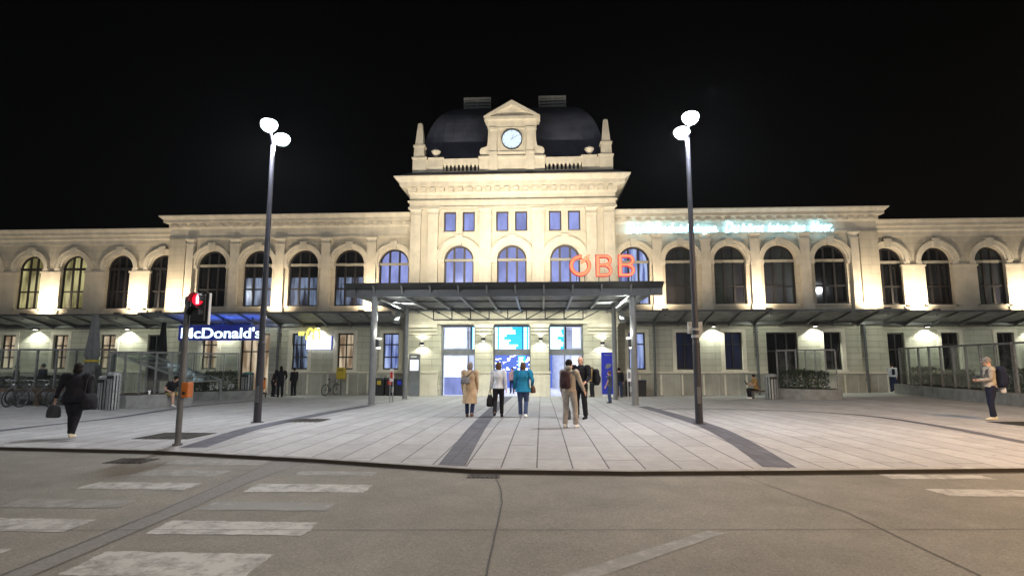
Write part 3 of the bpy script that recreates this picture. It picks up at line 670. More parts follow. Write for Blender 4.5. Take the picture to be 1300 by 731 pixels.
# --- wings
WX = [7.5, 10.36, 13.32, 16.3, 19.32]
OX = [23.3, 26.2, 29.38, 32.4, 35.5, 38.5]
wpane = {-7.5: 'lilac', -10.36: 'mixwin', -13.32: 'mixwin', -16.3: 'mixwin', -19.32: 'darkglass', 7.5: 'bluewin', 10.36: 'greenglass', 13.32: 'greenglass', 16.3: 'greenglass', 19.32: 'darkglass'}
for sg in (-1, 1):
    xa, xb = (CB, 22.1) if sg > 0 else (-22.1, -CB)
    m_ = MB(); wall(m_, xa, xb, 4.4, 9.9, YW, [(sg * c - .95, sg * c + .95, 5.13, 7.8, True) for c in WX]); m_.build('wing_wall', 'plaster', ST)
    for c in WX:
        x = sg * c; pm = wpane[x]
        arched_window(x, .95, 5.13, 7.8, YW, pm, bars=(6.25,) if pm != 'lilac' else (), low=7.0 if pm == 'mixwin' else None); arch_trim(x, .95, 7.8, YW)
        b = MB(); b.box(x - 1.1, x + 1.1, YW - .12, YW + .05, 5.02, 5.125); b.build('window_sill', 'trim', ST)
    for c in (8.92, 11.85, 14.82, 17.8): pilaster(sg * c, .58, 4.75, 9.5, YW)
    # corner pier of ashlar with its own strip
    b = MB(); x0, x1 = sorted((sg * 21.05, sg * 22.14)); b.box(x0, x1, YW - .18, YW + 1.1, 4.75, 9.55); b.build('corner_pier', 'plaster', ST)
    pilaster(sg * 20.72, .46, 4.75, 9.5, YW, .24)
    b = MB(); x0, x1 = sorted((sg * 6.4, sg * 22.2)); b.box(x0, x1, YW - .12, YW + .05, 9.5, 9.62); b.box(x0, x1, YW - .06, YW + .05, 9.62, 9.86); b.build('frieze', 'trim', ST)
    x0, x1 = (CB + .02, 22.1) if sg > 0 else (-22.1, -CB - .02)
    cornice('wing_cornice', x0, x1, YW, 9.86, 10.97, .62, .6, back=6, ends=(0, 1) if sg > 0 else (1, 0))
    b = MB(); x0, x1 = sorted((sg * CB, sg * 22.1)); b.box(x0, x1, YW - .2, YW + .05, 4.62, 4.748); b.box(x0, x1, YW - .1, YW + .05, 4.4, 4.618); b.build('string_course', 'trim', ST)
    b = MB(); b.quad((x0, YW - .4, 10.99), (x1, YW - .4, 10.99), (x1, YW + 8, 13.0), (x0, YW + 8, 13.0)); b.build('wing_roof', 'roof', ST)
    # outer wing
    xa, xb = (22.1, 42) if sg > 0 else (-42, -22.1)
    m_ = MB(); wall(m_, xa, xb, 4.4, 9.45, YO, [(sg * c - .9, sg * c + .9, 5.13, 7.82, True) for c in OX]); m_.build('outer_wing_wall', 'plaster', ST)
    for i, c in enumerate(OX):
        x = sg * c
        if sg < 0: pm = 'yellowwin' if 28 < c < 34 else 'darkglass'
        else: pm = 'greenglass' if 29 < c < 30 else 'darkglass'
        arched_window(x, .9, 5.13, 7.82, YO, pm, bars=(6.3,), mull=(-.25, .25), transom='frame' if sg < 0 else 'transom'); arch_trim(x, .9, 7.82, YO, True, .4)
        b = MB(); b.box(x - 1.05, x + 1.05, YO - .12, YO + .05, 5.02, 5.125); b.build('window_sill', 'trim', ST)
    for c in (24.75, 27.79, 30.89, 33.95, 37.0):
        lit = c in (24.75, 30.89, 37.0)
        b = MB(); h = .68 if lit else .72; x = sg * c; b.box(x - h, x + h, YO - .12, YO + .03, 4.75, 7.5); b.box(x - h - .05, x + h + .05, YO - .18, YO + .03, 7.5, 7.62); b.build('pier', 'smooth', ST)
    cornice('outer_cornice', xa, xb, YO, 9.42, 10.42, .5, None, back=6, ends=(0, 0))
    b = MB(); b.box(xa, xb, YO - .2, YO + .05, 4.62, 4.748); b.box(xa, xb, YO - .1, YO + .05, 4.4, 4.618); b.build('string_course', 'trim', ST)
    b = MB(); b.quad((xa, YO - .4, 10.44), (xb, YO - .4, 10.44), (xb, YO + 8, 12.4), (xa, YO + 8, 12.4)); b.build('wing_roof', 'roof', ST)
    b = MB(); b.quad((sg * 22.1, YW, -.6), (sg * 22.1, YO + .05, -.6), (sg * 22.1, YO + .05, 9.9), (sg * 22.1, YW, 9.9)); b.build('return_wall', 'plaster', ST)
# --- ground floor
OPC = [(-4.25, -2.2, -.6, 3.86, False), (-1.12, 1.12, -.6, 3.86, False), (2.2, 4.25, -.6, 3.86, False)]
m_ = MB(); wall(m_, -CB, CB, -.6, 4.2, YC, OPC, .8); m_.build('ground_floor_wall', 'rust', ST)
for sg in (-1, 1):
    x0, x1 = sorted((sg * 4.4, sg * 6.3)); b = MB(); b.box(x0, x1, YC - .16, YC + .02, -.6, .98); b.box(x0, x1, YC - .2, YC + .02, .98, 1.1); b.build('pier_base', 'trim', ST)
    x0, x1 = sorted((sg * 1.12, sg * 2.2)); b = MB(); b.box(x0 - .06, x1 + .06, YC - .16, YC + .3, -.6, .98); b.box(x0 - .1, x1 + .1, YC - .2, YC + .3, .98, 1.1); b.build('pier_base', 'trim', ST)
for sg in (-1, 1):
    b = MB(); x0, x1 = sorted((sg * 1.14, sg * 2.18)); b.box(x0, x1, YC - .1, YC + .02, 3.5, 3.6); b.box(x0, x1, YC - .1, YC + .02, 3.3, 3.37); b.frus(x0, x1, YC - .1, YC + .02, 3.7, 3.9, .12, .12); b.build('capital', 'trim', ST)
    b = MB(); x0, x1 = sorted((sg * 4.5, sg * 6.27)); b.box(x0, x1, YC - .1, YC + .02, 3.5, 3.6); b.box(x0, x1, YC - .1, YC + .02, 3.3, 3.37); b.frus(x0, x1, YC - .1, YC + .02, 3.7, 3.9, .05, .12); b.build('capital', 'trim', ST)
b = MB(); b.box(-6.4, 6.4, YC - .25, YC + .02, 3.905, 4.05); b.box(-6.32, 6.32, YC - .15, YC + .02, 4.055, 4.5); b.box(-6.45, 6.45, YC - .3, YC + .02, 4.505, 4.62); b.build('entrance_lintel', 'trim', ST)
GW = [(7.05, 8.05), (9.9, 10.92), (12.78, 13.82)]
for sg in (-1, 1):
    xa, xb = (CB, 22.1) if sg > 0 else (-22.1, -CB)
    ops = [(*sorted((sg * a, sg * c)), 1.2, 3.42, False) for a, c in GW] + [(*sorted((sg * 18.6, sg * 19.62)), 1.2, 3.42, False), (*sorted((sg * 15.25, sg * 17.1)), -.6, 3.42, False)]
    m_ = MB(); wall(m_, xa, xb, -.6, 4.4, YW, ops, .3); m_.build('ground_floor_wall', 'rust', ST)
    panes = ['bluewin', 'warmwin', 'mixwin'] if sg < 0 else ['bluewin', 'navywin', 'navywin']
    for (a, c), pm in zip(GW, panes):
        x0, x1 = sorted((sg * a, sg * c)); rect_window(x0, x1, 1.2, 3.42, YW, pm, bars=(2.72, 1.95) if sg < 0 else (2.72,))
    x0, x1 = sorted((sg * 18.6, sg * 19.62)); rect_window(x0, x1, 1.2, 3.42, YW, 'warmwin' if sg < 0 else 'darkglass', bars=(2.72, 1.95) if sg < 0 else ())
    # shop door: tall framed opening
    x0, x1 = sorted((sg * 15.25, sg * 17.1)); rect_window(x0, x1, -.3, 3.42, YW, 'warmwin' if sg < 0 else 'darkglass', mull=[x0 + .62, x0 + 1.24], bars=(2.3,), surround=False)
    # plinth of rough panels between pale strips, and ledge
    segs = [(6.4, 15.2), (17.15, 22.1)]; b = MB(); lb = MB(); pb = MB()
    for a, c in segs:
        x0, x1 = sorted((sg * a, sg * c)); b.box(x0, x1, YW - .1, YW + .02, -.6, .98); lb.box(x0, x1, YW - .16, YW + .02, .985, 1.075)
        n = max(1, round((c - a) / 1.25))
        for i in range(n + 1): q = x0 + (x1 - x0) * i / n; pb.box(max(x0, q - .05), min(x1, q + .05), YW - .125, YW - .09, -.3, .9)
    b.build('plinth', 'plinth', ST); lb.build('plinth_ledge', 'trim', ST); pb.build('plinth_strips', 'trim', ST)
    xa, xb = (22.1, 42) if sg > 0 else (-42, -22.1)
    og = [(26.05, 27.1, 1.2), (29.3, 30.3, 1.2), (32.9, 33.9, 1.2), (36, 37, 1.2)] + [(22.9, 23.9, -.6)]
    m_ = MB(); wall(m_, xa, xb, -.6, 4.4, YO, [(*sorted((sg * a, sg * c)), s, 3.42, False) for a, c, s in og], .3); m_.build('ground_floor_wall', 'rust', ST)
    for a, c, s in og:
        x0, x1 = sorted((sg * a, sg * c)); rect_window(x0, x1, max(s, -.3), 3.42, YO, ('warmwin' if sg < 0 and s > 0 else 'darkglass'), bars=(2.72, 1.95) if s > 0 else (2.4,), surround=s > 0)
    x0, x1 = sorted((sg * 24.0, sg * 42)); b = MB(); b.box(x0, x1, YO - .1, YO + .02, -.6, .98); b.build('plinth', 'plinth', ST); b = MB(); b.box(x0, x1, YO - .16, YO + .02, .985, 1.075); b.build('plinth_ledge', 'trim', ST)
    for c in (8.55, 14.62, 20.9): 
        b = MB(); b.tube([(sg * c, YW - .2, gz(sg * c, 34.8)), (sg * c, YW - .2, 4.2)], .075, n=10); 
        for z in (.6, 2.0, 3.4): b.box(sg * c - .1, sg * c + .1, YW - .3, YW, z, z + .05)
        b.build('downpipe', 'steel', ST)
# --- entrance hall behind the three openings
b = MB(); H0, H1 = -.35, 4.15
b.quad((-5.2, 34.85, H0), (-5.2, 46, H0), (-5.2, 46, H1), (-5.2, 34.85, H1)); b.quad((5.2, 34.85, H0), (5.2, 46, H0), (5.2, 46, H1), (5.2, 34.85, H1))
b.quad((-5.2, 46, H0), (5.2, 46, H0), (5.2, 46, H1), (-5.2, 46, H1)); b.quad((-5.2, 34.85, H1), (5.2, 34.85, H1), (5.2, 46, H1), (-5.2, 46, H1)); b.build('hall_wall', 'hall', ST)
b = MB(); b.quad((-5.2, 34.3, gz(0, 35) + .012), (5.2, 34.3, gz(0, 35) + .012), (5.2, 46, gz(0, 35) + .012), (-5.2, 46, gz(0, 35) + .012)); b.build('hall_floor', 'hallfloor', ST)
for i, (x0, x1) in enumerate(((-4.25, -2.2), (-1.12, 1.12), (2.2, 4.25))):
    f = MB(); y0, y1 = YC + .45, YC + .55
    f.box(x0, x0 + .09, y0, y1, -.36, 3.86); f.box(x1 - .09, x1, y0, y1, -.36, 3.86); f.box(x0 + .09, x1 - .09, y0, y1, 3.76, 3.86); f.box(x0 + .09, x1 - .09, y0 - .04, y1, 2.06, 2.42)
    if i != 1:
        k = x1 - .45 if i == 0 else x0 + .95
        f.box(k - .04, k + .04, y0 + .01, y1 - .01, -.36, 2.06); f.box(k - .03, k + .03, y0 + .01, y1 - .01, 2.42, 3.76)
    dr = f.build('entrance_door', 'aluframe', ST)
    b = MB(); b.quad((x0 + .05, y0 + .07, 2.42), (x1 - .05, y0 + .07, 2.42), (x1 - .05, y0 + .07, 3.8), (x0 + .05, y0 + .07, 3.8))
    if i != 1: b.quad((x0 + .05, y0 + .07, -.34), (x1 - .05, y0 + .07, -.34), (x1 - .05, y0 + .07, 2.08), (x0 + .05, y0 + .07, 2.08))
    b.build('glass', 'doorglass', dr)
    if i == 0:
        b = MB(); b.box(x0 + .12, x1 - .6, y1 + .1, y1 + .14, 2.5, 3.72); b.box(x0 + .12, x1 - .55, y1 + .1, y1 + .14, .75, 2.0); b.build('backlit_panel', 'whiteglow', dr)
        b = MB(); b.box(x0 + .12, x1 - .55, y1 + .1, y1 + .14, -.3, .74); b.build('lower_panel', 'lilac', dr)
    if i == 2:
        b = MB(); b.box(x1 - .62, x1 - .12, y1 + .1, y1 + .14, 2.5, 3.72); b.box(x1 - .66, x1 - .12, y1 + .1, y1 + .14, .4, 2.0); b.build('backlit_panel', 'whiteglow', dr)
# wall lamps beside the doors
for x, z, yy in ((-5.35, 2.75, YC), (-1.68, 3.0, YC), (1.72, 3.0, YC), (5.35, 2.75, YC)):
    b = MB(); b.box(x - .11, x + .11, yy - .34, yy - .1, z - .10, z + .10); b.box(x - .05, x + .05, yy - .12, yy + .01, z - .05, z + .05); wl = b.build('wall_lamp', 'black', ST)
    b = MB(); b.box(x - .09, x + .09, yy - .31, yy - .13, z + .102, z + .108); b.box(x - .09, x + .09, yy - .31, yy - .13, z - .108, z - .102); b.build('lens', 'walllamp', wl)
    spot('wall_lamp_up', (x, yy - .24, z + .13), (x, yy - .1, z + 1.0), 42, (1, .97, .80), 125, .25, .05); spot('wall_lamp_down', (x, yy - .24, z - .13), (x, yy - .12, z - 1.0), 75, (1, .97, .82), 135, .25, .05)
# downlights under the wing canopies
DL = [(12.1, YW), (18.05, YW), (25.15, YO), (31.4, YO), (37.8, YO)]
for sg in (-1, 1):
    for x, yy in DL:
        x *= sg; z = 3.75
        b = MB(); b.box(x - .09, x + .09, yy - .42, yy - .12, z, z + .14); b.box(x - .03, x + .03, yy - .14, yy + .01, z + .02, z + .1); wl = b.build('wall_lamp', 'black', ST)
        b = MB(); b.box(x - .07, x + .07, yy - .4, yy - .14, z - .008, z - .002); b.build('lens', 'walllamp', wl)
        spot('canopy_downlight', (x, yy - .3, z - .03), (x, yy - .08, z - 1.4), 300, (.95, 1.0, .84), 122, .35, .05)

# ------------------------------------------------------------------ wing canopies with floodlights
UP = {-1: [8.92, 14.82, 21.4, 24.75, 30.89, 37.0], 1: [8.92, 14.82, 21.4, 24.75, 30.89, 37.0]}
for sg, side in ((-1, 'left'), (1, 'right')):
    t = thing('glass_canopy', 'narrow glass canopy on steel brackets along the %s wing of the station' % side, 'canopy', (sg * 14, 34.9, 4.0))
    a, c = 6.9, 41.5
    x0, x1 = sorted((sg * a, sg * c)); xm = sg * 22.1
    for xa, xb, yb in ((min(sg * a, xm), max(sg * a, xm), 34.75), (min(xm, sg * c), max(xm, sg * c), 35.75)):
        b = MB(); v = [(yb, 4.05), (yb, 4.07), (yb - 2.3, 4.52), (yb - 2.3, 4.50)]; b.prism(v, xa + .01, xb - .01, 'yz'); b.build('glass_roof', 'canopyglass', t)
        b = MB(); b.box(xa, xb, yb - 2.38, yb - 2.3, 4.46, 4.56); b.box(xa, xb, yb - .1, yb, 3.86, 4.04); b.build('gutter', 'steel', t)
        n = int((xb - xa) / 1.5)
        for i in range(n + 1):
            x = xa + .1 + (xb - xa - .2) * i / n
            b = MB(); b.prism([(yb, 3.78), (yb, 4.04), (yb - 2.3, 4.49), (yb - 2.3, 4.40), (yb - .9, 4.08)], x - .03, x + .03, 'yz'); b.build('bracket', 'steel', t)
    for q in UP[sg]:
        x = sg * q; yb = 34.75 if q < 22 else 35.75; b = MB(); yy = yb - 1.55
        b.box(x - .16, x + .16, yy - .1, yy + .1, 4.5, 4.72); b.bar((x, yy, 4.3), (x, yy, 4.55), .06); fl = b.build('floodlight', 'black', t)
        b = MB(); b.quad((x - .14, yy + .105, 4.52), (x + .14, yy + .105, 4.52), (x + .14, yy + .06, 4.725), (x - .14, yy + .06, 4.725)); b.build('lens', 'floodlens', fl)
        k = .55 if (q == 8.92 and sg > 0) else 1.0
        if q > 22: k = 1.6
        spot('pier_flood', (x, yy + .1, 4.8), (x, yb + .4, 5.9), 560 * k, (1, .83, .60), 92, .9, .08)
        spot('wing_wash', (x, yb - 2.3, 4.75), (x + sg * .6, yb, 9.0), 540 if q < 22 else 260, (1, .79, .53), 140, 1.0, .12)
        if q != 8.92: spot('canopy_edge_light', (x, yb - 1.9, 4.2), (x, yb, .9), 95, (.95, 1.0, .78), 150, .5, .15)  # unseen fill spot added to lift the wall under the canopy

# thin haze added all round to give the lamps a glow
hz = MB(); hz.box(-90, 90, -14, 75, -2.2, 24); ho = hz.build('haze', None); tag(ho, kind='stuff')
hm = bpy.data.materials.new('night_haze'); hm.use_nodes = True; nt = hm.node_tree; nt.nodes.clear()
out = nt.nodes.new('ShaderNodeOutputMaterial'); pv = nt.nodes.new('ShaderNodeVolumePrincipled'); pv.inputs['Density'].default_value = 0.00022; pv.inputs['Color'].default_value = (.9, .94, 1, 1); pv.inputs['Anisotropy'].default_value = 0.0
nt.links.new(pv.outputs[0], out.inputs['Volume']); ho.data.materials.append(hm)

# ------------------------------------------------------------------ entrance canopy
EC = thing('entrance_canopy', 'large flat steel and glass canopy on four posts in front of the station entrance', 'canopy', (0, 24.5, -.18))
YF, YT = 24.3, 29.9
b = MB(); b.prism([(YF + .32, 4.47), (YF + .32, 4.80), (YF - .2, 5.02), (YF - .32, 5.02), (YF + .2, 4.78), (YF + .2, 4.47)], -6.35, 6.45, 'yz')
b.prism([(6.45, 4.47), (6.45, 4.8), (7.1, 5.02), (7.0, 5.02), (6.3, 4.78), (6.3, 4.47)], YF + .21, YT + 3.0, 'xz'); b.prism([(-6.35, 4.47), (-6.35, 4.8), (-6.85, 5.02), (-6.8, 5.02), (-6.2, 4.78), (-6.2, 4.47)], YF + .21, YT + 3.0, 'xz')
b.prism([(YF + .21, 4.475), (YF + .21, 4.795), (YF - .205, 5.015), (YF - .3, 5.015), (YF + .1, 4.775), (YF + .1, 4.475)], 6.451, 6.95, 'yz'); b.prism([(YF + .21, 4.475), (YF + .21, 4.795), (YF - .205, 5.015), (YF - .3, 5.015), (YF + .1, 4.775), (YF + .1, 4.475)], -6.8, -6.351, 'yz')
b.build('fascia_gutter', 'darksteel', EC)
b = MB(); b.box(-6.2, 6.3, YF + .35, 33.6, 4.62, 4.645); b.build('glass_roof', 'canopyglass', EC)
for i in range(10):
    x = -5.55 + i * 11.15 / 9
    b = MB(); b.prism([(YF + .32, 4.5), (YF + .32, 4.61), (33.6, 4.61), (33.6, 4.5), (YT, 4.40), (YT - 1.5, 4.40)], x - .045, x + .045, 'yz'); b.bar((x, YF - .12, 4.98), (x, YF + .34, 4.5), .07); b.build('rafter', 'postpaint', EC)
b = MB(); b.bar((-5.55, 27.3, 4.55), (5.6, 27.3, 4.55), .08); b.bar((-5.55, 32.2, 4.55), (5.6, 32.2, 4.55), .08); b.build('purlin', 'steel', EC)
b = MB(); zt, zb = 4.44, 3.86; xs = [-3.95 + i * 7.9 / 8 for i in range(9)]
b.bar((-5.45, YT, zt - .01), (5.55, YT, zt - .01), .1, .12); b.bar((xs[0], YT, zb), (xs[-1], YT, zb), .07)
for i, x in enumerate(xs):
    b.bar((x, YT + .002, zb + .03), (x, YT + .002, zt - .06), .055)
    j = x - 7.9 / 8 if i <= 4 else x + 7.9 / 8
    b.bar((x, YT + .004, zb + .02), (j, YT + .004, zt - .05), .05)
    if i == 4: b.bar((x, YT + .006, zb + .02), (x + 7.9 / 8, YT + .006, zt - .05), .05)
b.build('truss', 'darksteel', EC)
for x, y, r in ((-5.55, 24.55, .14), (5.72, 24.75, .14), (-5.4, YT, .12), (5.55, YT, .12)):
    g = gz(x, y); b = MB(); b.tube([(x, y, g), (x, y, 4.48)], r, n=18); b.tube([(x, y, g), (x, y, g + .03)], r + .05, n=18)
    b.bar((x, y, 4.1), (x, y + .9, 4.5), .09); po = b.build('post', 'postpaint', EC, smooth=False)
    if y > 26:
        b = MB(); s_ = 1 if x < 0 else -1; b.obox((x - s_ * .35, y - .5, 3.95), Vector((1, 0, 0)), Vector((0, .7, .7)), Vector((0, -.7, .7)), .14, .34, .12); b.build('floodlight', 'galv', po)
        spot('post_flood', (x - s_ * .4, y - .75, 4.0), (x * .3, y - 4.5, 4.62), 520, (.95, 1.0, .92), 140, .6, .1)
    else:
        s_ = 1 if x < 0 else -1
        b = MB(); b.box(x + s_ * .18 - .06, x + s_ * .18 + .06, y - .08, y + .08, 2.28, 2.62); lp = b.build('post_lamp', 'black', po)
        b = MB(); b.box(x + s_ * .18 + s_ * .07 - .05, x + s_ * .18 + s_ * .07 + .08, y - .08, y + .08, 2.625, 2.68); b.box(x + s_ * .18, x + s_ * .18 + .12, y - .06, y + .06, 2.22, 2.275); b.build('lens', 'walllamp', lp)
        point('post_lamp_light', (x + s_ * .3, y - .15, 2.9), 25, (1, .97, .85), .06)
# linear lights under the canopy and floods on its roof
for x in (-4.2, 0, 4.2): area('canopy_downlight', (x, 31.6, 4.38), (x, 33.2, 0), 150, (.97, 1.0, .80), 2.2, .3)
for x in (-3.6, 0, 3.6): area('canopy_downlight', (x, 27.6, 4.35), (x, 27.3, 0), 90, (.95, 1.0, .97), 1.6, .2)
for x in (-5.4, -2.7, 0, 2.7, 5.4):
    b = MB(); b.box(x - .2, x + .2, YF + .5, YF + .85, 4.75, 5.0); b.bar((x, YF + .7, 4.64), (x, YF + .7, 4.78), .08); fl = b.build('floodlight', 'black', EC)
    b = MB(); b.quad((x - .17, YF + .856, 4.79), (x + .17, YF + .856, 4.79), (x + .17, YF + .8, 5.006), (x - .17, YF + .8, 5.006)); b.build('lens', 'floodlens', fl)
    spot('facade_flood', (x, YF + 1.0, 5.1), (x * .85, 34.0, 11.2), 2450, (1, .87, .66), 75, .8, .12)

# ------------------------------------------------------------------ signs
RS = thing('station_sign', 'glowing orange red letter sign standing on the front edge of the entrance canopy', 'sign', (4.4, YF, 5.0))
b = MB(); cx, cz = 3.46, 5.76; y0, y1 = YF - .02, YF + .16
b.ring(cx, cz, .30, .465, R(50), R(80 - 360), y0, y1, 40); ltr = b.build('letter', 'redside', RS)
b = MB(); b.ring(cx, cz, .325, .44, R(49), R(81 - 360), y0 - .012, y0 - .004, 40); b.build('letter_face', 'redsign', ltr)
b = MB(); b.prism([(cx + .0, cz + .10), (cx + .10, cz + .10), (cx + .44, cz + .36), (cx + .34, cz + .36)], y0 - .03, y1 + .002); b.prism([(cx + .03, cz + .24), (cx + .12, cz + .24), (cx + .43, cz + .47), (cx + .33, cz + .47)], y0 - .028, y1 + .002); b.build('letter_accent', 'redsign', RS)
def letterB(x):
    w_, h, z = .80, .96, 5.27; t = .17
    def pts(inset):
        P = [(x + inset, z + inset), (x + inset, z + h - inset)]
        for zc, r in ((z + h * .74, h * .26 - inset), (z + h * .265, h * .265 - inset)):
            for i in range(11):
                a = PI / 2 - PI * i / 10; P.append((x + w_ * .62 + r * math.cos(a) * 1.05, zc + r * math.sin(a)))
        return P
    b = MB()
    # strokes: stem, three bars and two bowls
    b.box(x, x + t, y0, y1, z, z + h)
    for zc, hh in ((z, t * .8), (z + h * .46, t * .75), (z + h - t * .8, t * .8)): b.box(x + t, x + w_ * .55, y0 + .001, y1, zc, zc + hh)
    b.ring(x + w_ * .55, z + h * .735, .265 * h - t * .85, .265 * h, -PI / 2, PI / 2, y0 + .001, y1, 14); b.ring(x + w_ * .55, z + h * .285, .285 * h - t * .85, .285 * h, -PI / 2, PI / 2, y0 + .002, y1, 14)
    l = b.build('letter', 'redside', RS); b = MB(); e = .028; f0, f1 = y0 - .012, y0 - .004
    b.box(x + e, x + t - e, f0, f1, z + e, z + h - e)
    for zc, hh in ((z, t * .8), (z + h * .46, t * .75), (z + h - t * .8, t * .8)): b.box(x + t - e, x + w_ * .55, f0 + .001, f1, zc + e, zc + hh - e)
    b.ring(x + w_ * .55, z + h * .735, .265 * h - t * .85 + e, .265 * h - e, -PI / 2, PI / 2, f0 + .001, f1, 14); b.ring(x + w_ * .55, z + h * .285, .285 * h - t * .85 + e, .285 * h - e, -PI / 2, PI / 2, f0 + .002, f1, 14)
    b.build('letter_face', 'redsign', l)
letterB(4.12); letterB(5.08)
b = MB()
for x in (3.3, 3.65, 4.25, 4.7, 5.2, 5.65): b.bar((x, YF + .08, 4.9), (x, YF + .08, 5.32), .035)
b.bar((3.0, YF + .1, 5.03), (5.9, YF + .1, 5.03), .04); b.build('support_frame', 'darksteel', RS)

NS = thing('neon_sign', 'thin cyan white neon handwriting under the cornice of the right wing', 'neon sign', (13.3, 34.7, 9.5))
for s_, x, wd, z, sz in (('Der', 7.12, 1.08, 9.52, .95), ('Wind', 8.32, 1.62, 9.54, .86), ('wird', 10.02, .82, 9.56, .72), ('singen.', 11.08, 1.55, 9.56, .72),
                         ('Du', 13.05, .86, 9.52, .92), ('hörst', 14.05, 1.36, 9.55, .72), ('leise', 15.62, 1.2, 9.55, .72), ('das', 17.02, .83, 9.55, .72), ('Meer.', 18.2, 1.28, 9.52, .86)):
    text(s_, 'neon_word', 'neon', NS, (x, 34.7, z), sz, .014, .25, .004, width=wd)
b = MB(); b.bar((7.1, 34.76, 9.5), (19.5, 34.76, 9.5), .03); b.bar((7.1, 34.76, 9.95), (19.5, 34.76, 9.95), .02)
for i in range(9): x = 7.3 + i * 1.5; b.bar((x, 34.74, 9.5), (x, 34.98, 9.5), .03)
b.build('support_rail', 'galv', NS)

FS = thing('fascia_sign', 'long blue sign box with white glowing restaurant lettering under the left canopy', 'sign', (-17.4, 33.1, 3.3))
b = MB(); b.box(-19.98, -14.75, 33.1, 33.35, 2.93, 3.84); b.build('sign_box', 'navysign', FS, bev=.02)
text("McDonald's", 'lettering', 'whitesign', FS, (-19.78, 33.08, 3.07), .86, .015, .0, .012, width=4.9, spacing=1.0)
b = MB()
for x in (-19, -17.4, -15.6): b.bar((x, 33.22, 3.6), (x, 33.4, 4.3), .05)
b.build('hanger', 'darksteel', FS)
area('sign_glow', (-17.4, 33.25, 3.86), (-17.4, 33.6, 5), 60, (.05, .15, 1), 5, .2)
AS = thing('arch_sign', 'yellow glowing double arch logo over a white panel on the left wing', 'sign', (-12.1, 34.7, 3.0))
b = MB(); b.box(-12.75, -11.2, 34.62, 34.8, 2.42, 3.24); b.build('panel', 'whiteglow', AS, bev=.015)
b = MB(); b.box(-12.8, -11.15, 34.64, 34.82, 2.38, 2.415); b.box(-11.195, -11.15, 34.64, 34.82, 2.42, 3.24); b.box(-12.8, -12.755, 34.64, 34.82, 2.42, 3.24); b.build('panel_edge', 'blue', AS)
b = MB()
for cx in (-12.52, -12.12):
    pr = None
    for i in range(17):
        a = PI * i / 16; p = (cx + .21 * math.cos(a), 34.58, 3.02 + .68 * math.sin(a) ** .8)
        if pr: b.bar(pr, p, .09, .09)
        pr = p
b.build('arches', 'yellowsign', AS)
b = MB(); b.box(-13.3, -12.98, 34.7, 34.76, 3.28, 3.5); b.build('small_yellow_panel', 'yellowsign', AS)

# departure board inside the hall
DB = thing('departure_board', 'wide blue departure board with white rows hanging inside the hall above the doors', 'display board', (0, 36.2, 2.5))
b = MB(); b.box(-2.75, 3.35, 36.2, 36.4, 2.3, 4.1); b.build('housing', 'black', DB)
for x0, x1, m_ in ((-2.65, -1.3, 'boardcyan'), (-1.25, .55, 'boardcyan'), (.6, 1.95, 'boardcyan'), (2.0, 3.25, 'boardcyan')):
    b = MB(); b.box(x0, x1, 36.17, 36.195, 2.38, 4.02); scn = b.build('screen', m_, DB); b = MB()
    rnd = random.Random(int(x0 * 10))
    for r_ in range(9):
        z = 3.72 - r_ * .155
        b.box(x0 + .06, x0 + .24, 36.158, 36.166, z, z + .10); b.box(x0 + .34, x0 + .34 + rnd.uniform(.3, x1 - x0 - .4), 36.158, 36.166, z, z + .105)
    b.box(x0 + .06, x1 - .08, 36.158, 36.166, 3.88, 3.98)
    b.build('text_rows', 'boardwhite', scn)
b = MB()
for x in (-2, .3, 2.8): b.bar((x, 36.3, 4.08), (x, 36.3, 4.16), .06)
b.build('hanger', 'steel', DB)
IS = thing('information_screen', 'small cyan information screen deep inside the hall behind the middle door', 'screen', (.35, 41, 1.4))
b = MB(); b.box(.1, .62, 41, 41.1, 1.3, 2.1); b.build('screen', 'boardcyan', IS); b = MB()
for k in range(5): b.box(.15, .42 + .05 * (k % 3), 40.98, 40.995, 1.36 + k * .14, 1.43 + k * .14)
b.build('text_rows', 'boardwhite', IS); b = MB(); b.bar((.37, 41.05, -.35), (.37, 41.05, 1.3), .1); b.build('stand', 'steel', IS)
SH = thing('shop_front', 'dark blue shop front with small lit lettering lights at the back of the hall', 'shop front', (0, 45.5, -.35))
b = MB(); b.box(-2.6, 2.6, 45.4, 45.6, -.35, 2.7); b.build('front', 'boarddark', SH)
b = MB(); rnd = random.Random(4)
for k in range(75):
    x = rnd.uniform(-2.4, 2.3); z = rnd.uniform(.9, 2.4); b.box(x, x + rnd.uniform(.06, .3), 45.36, 45.39, z, z + rnd.uniform(.04, .14))
b.build('goods', 'boardwhite', SH)
for x in (-2.4, 2.4): area('hall_light', (x, 38.6, 4.1), (x, 38.6, 0), 330, (.80, .86, 1.0), 2.5, 1.2)
area('hall_light', (0, 43, 4.1), (0, 43, 0), 330, (.80, .86, 1.0), 4, 2)
point('hall_glow', (0.2, 35.6, 2.0), 40, (.55, .5, 1.0), .3)

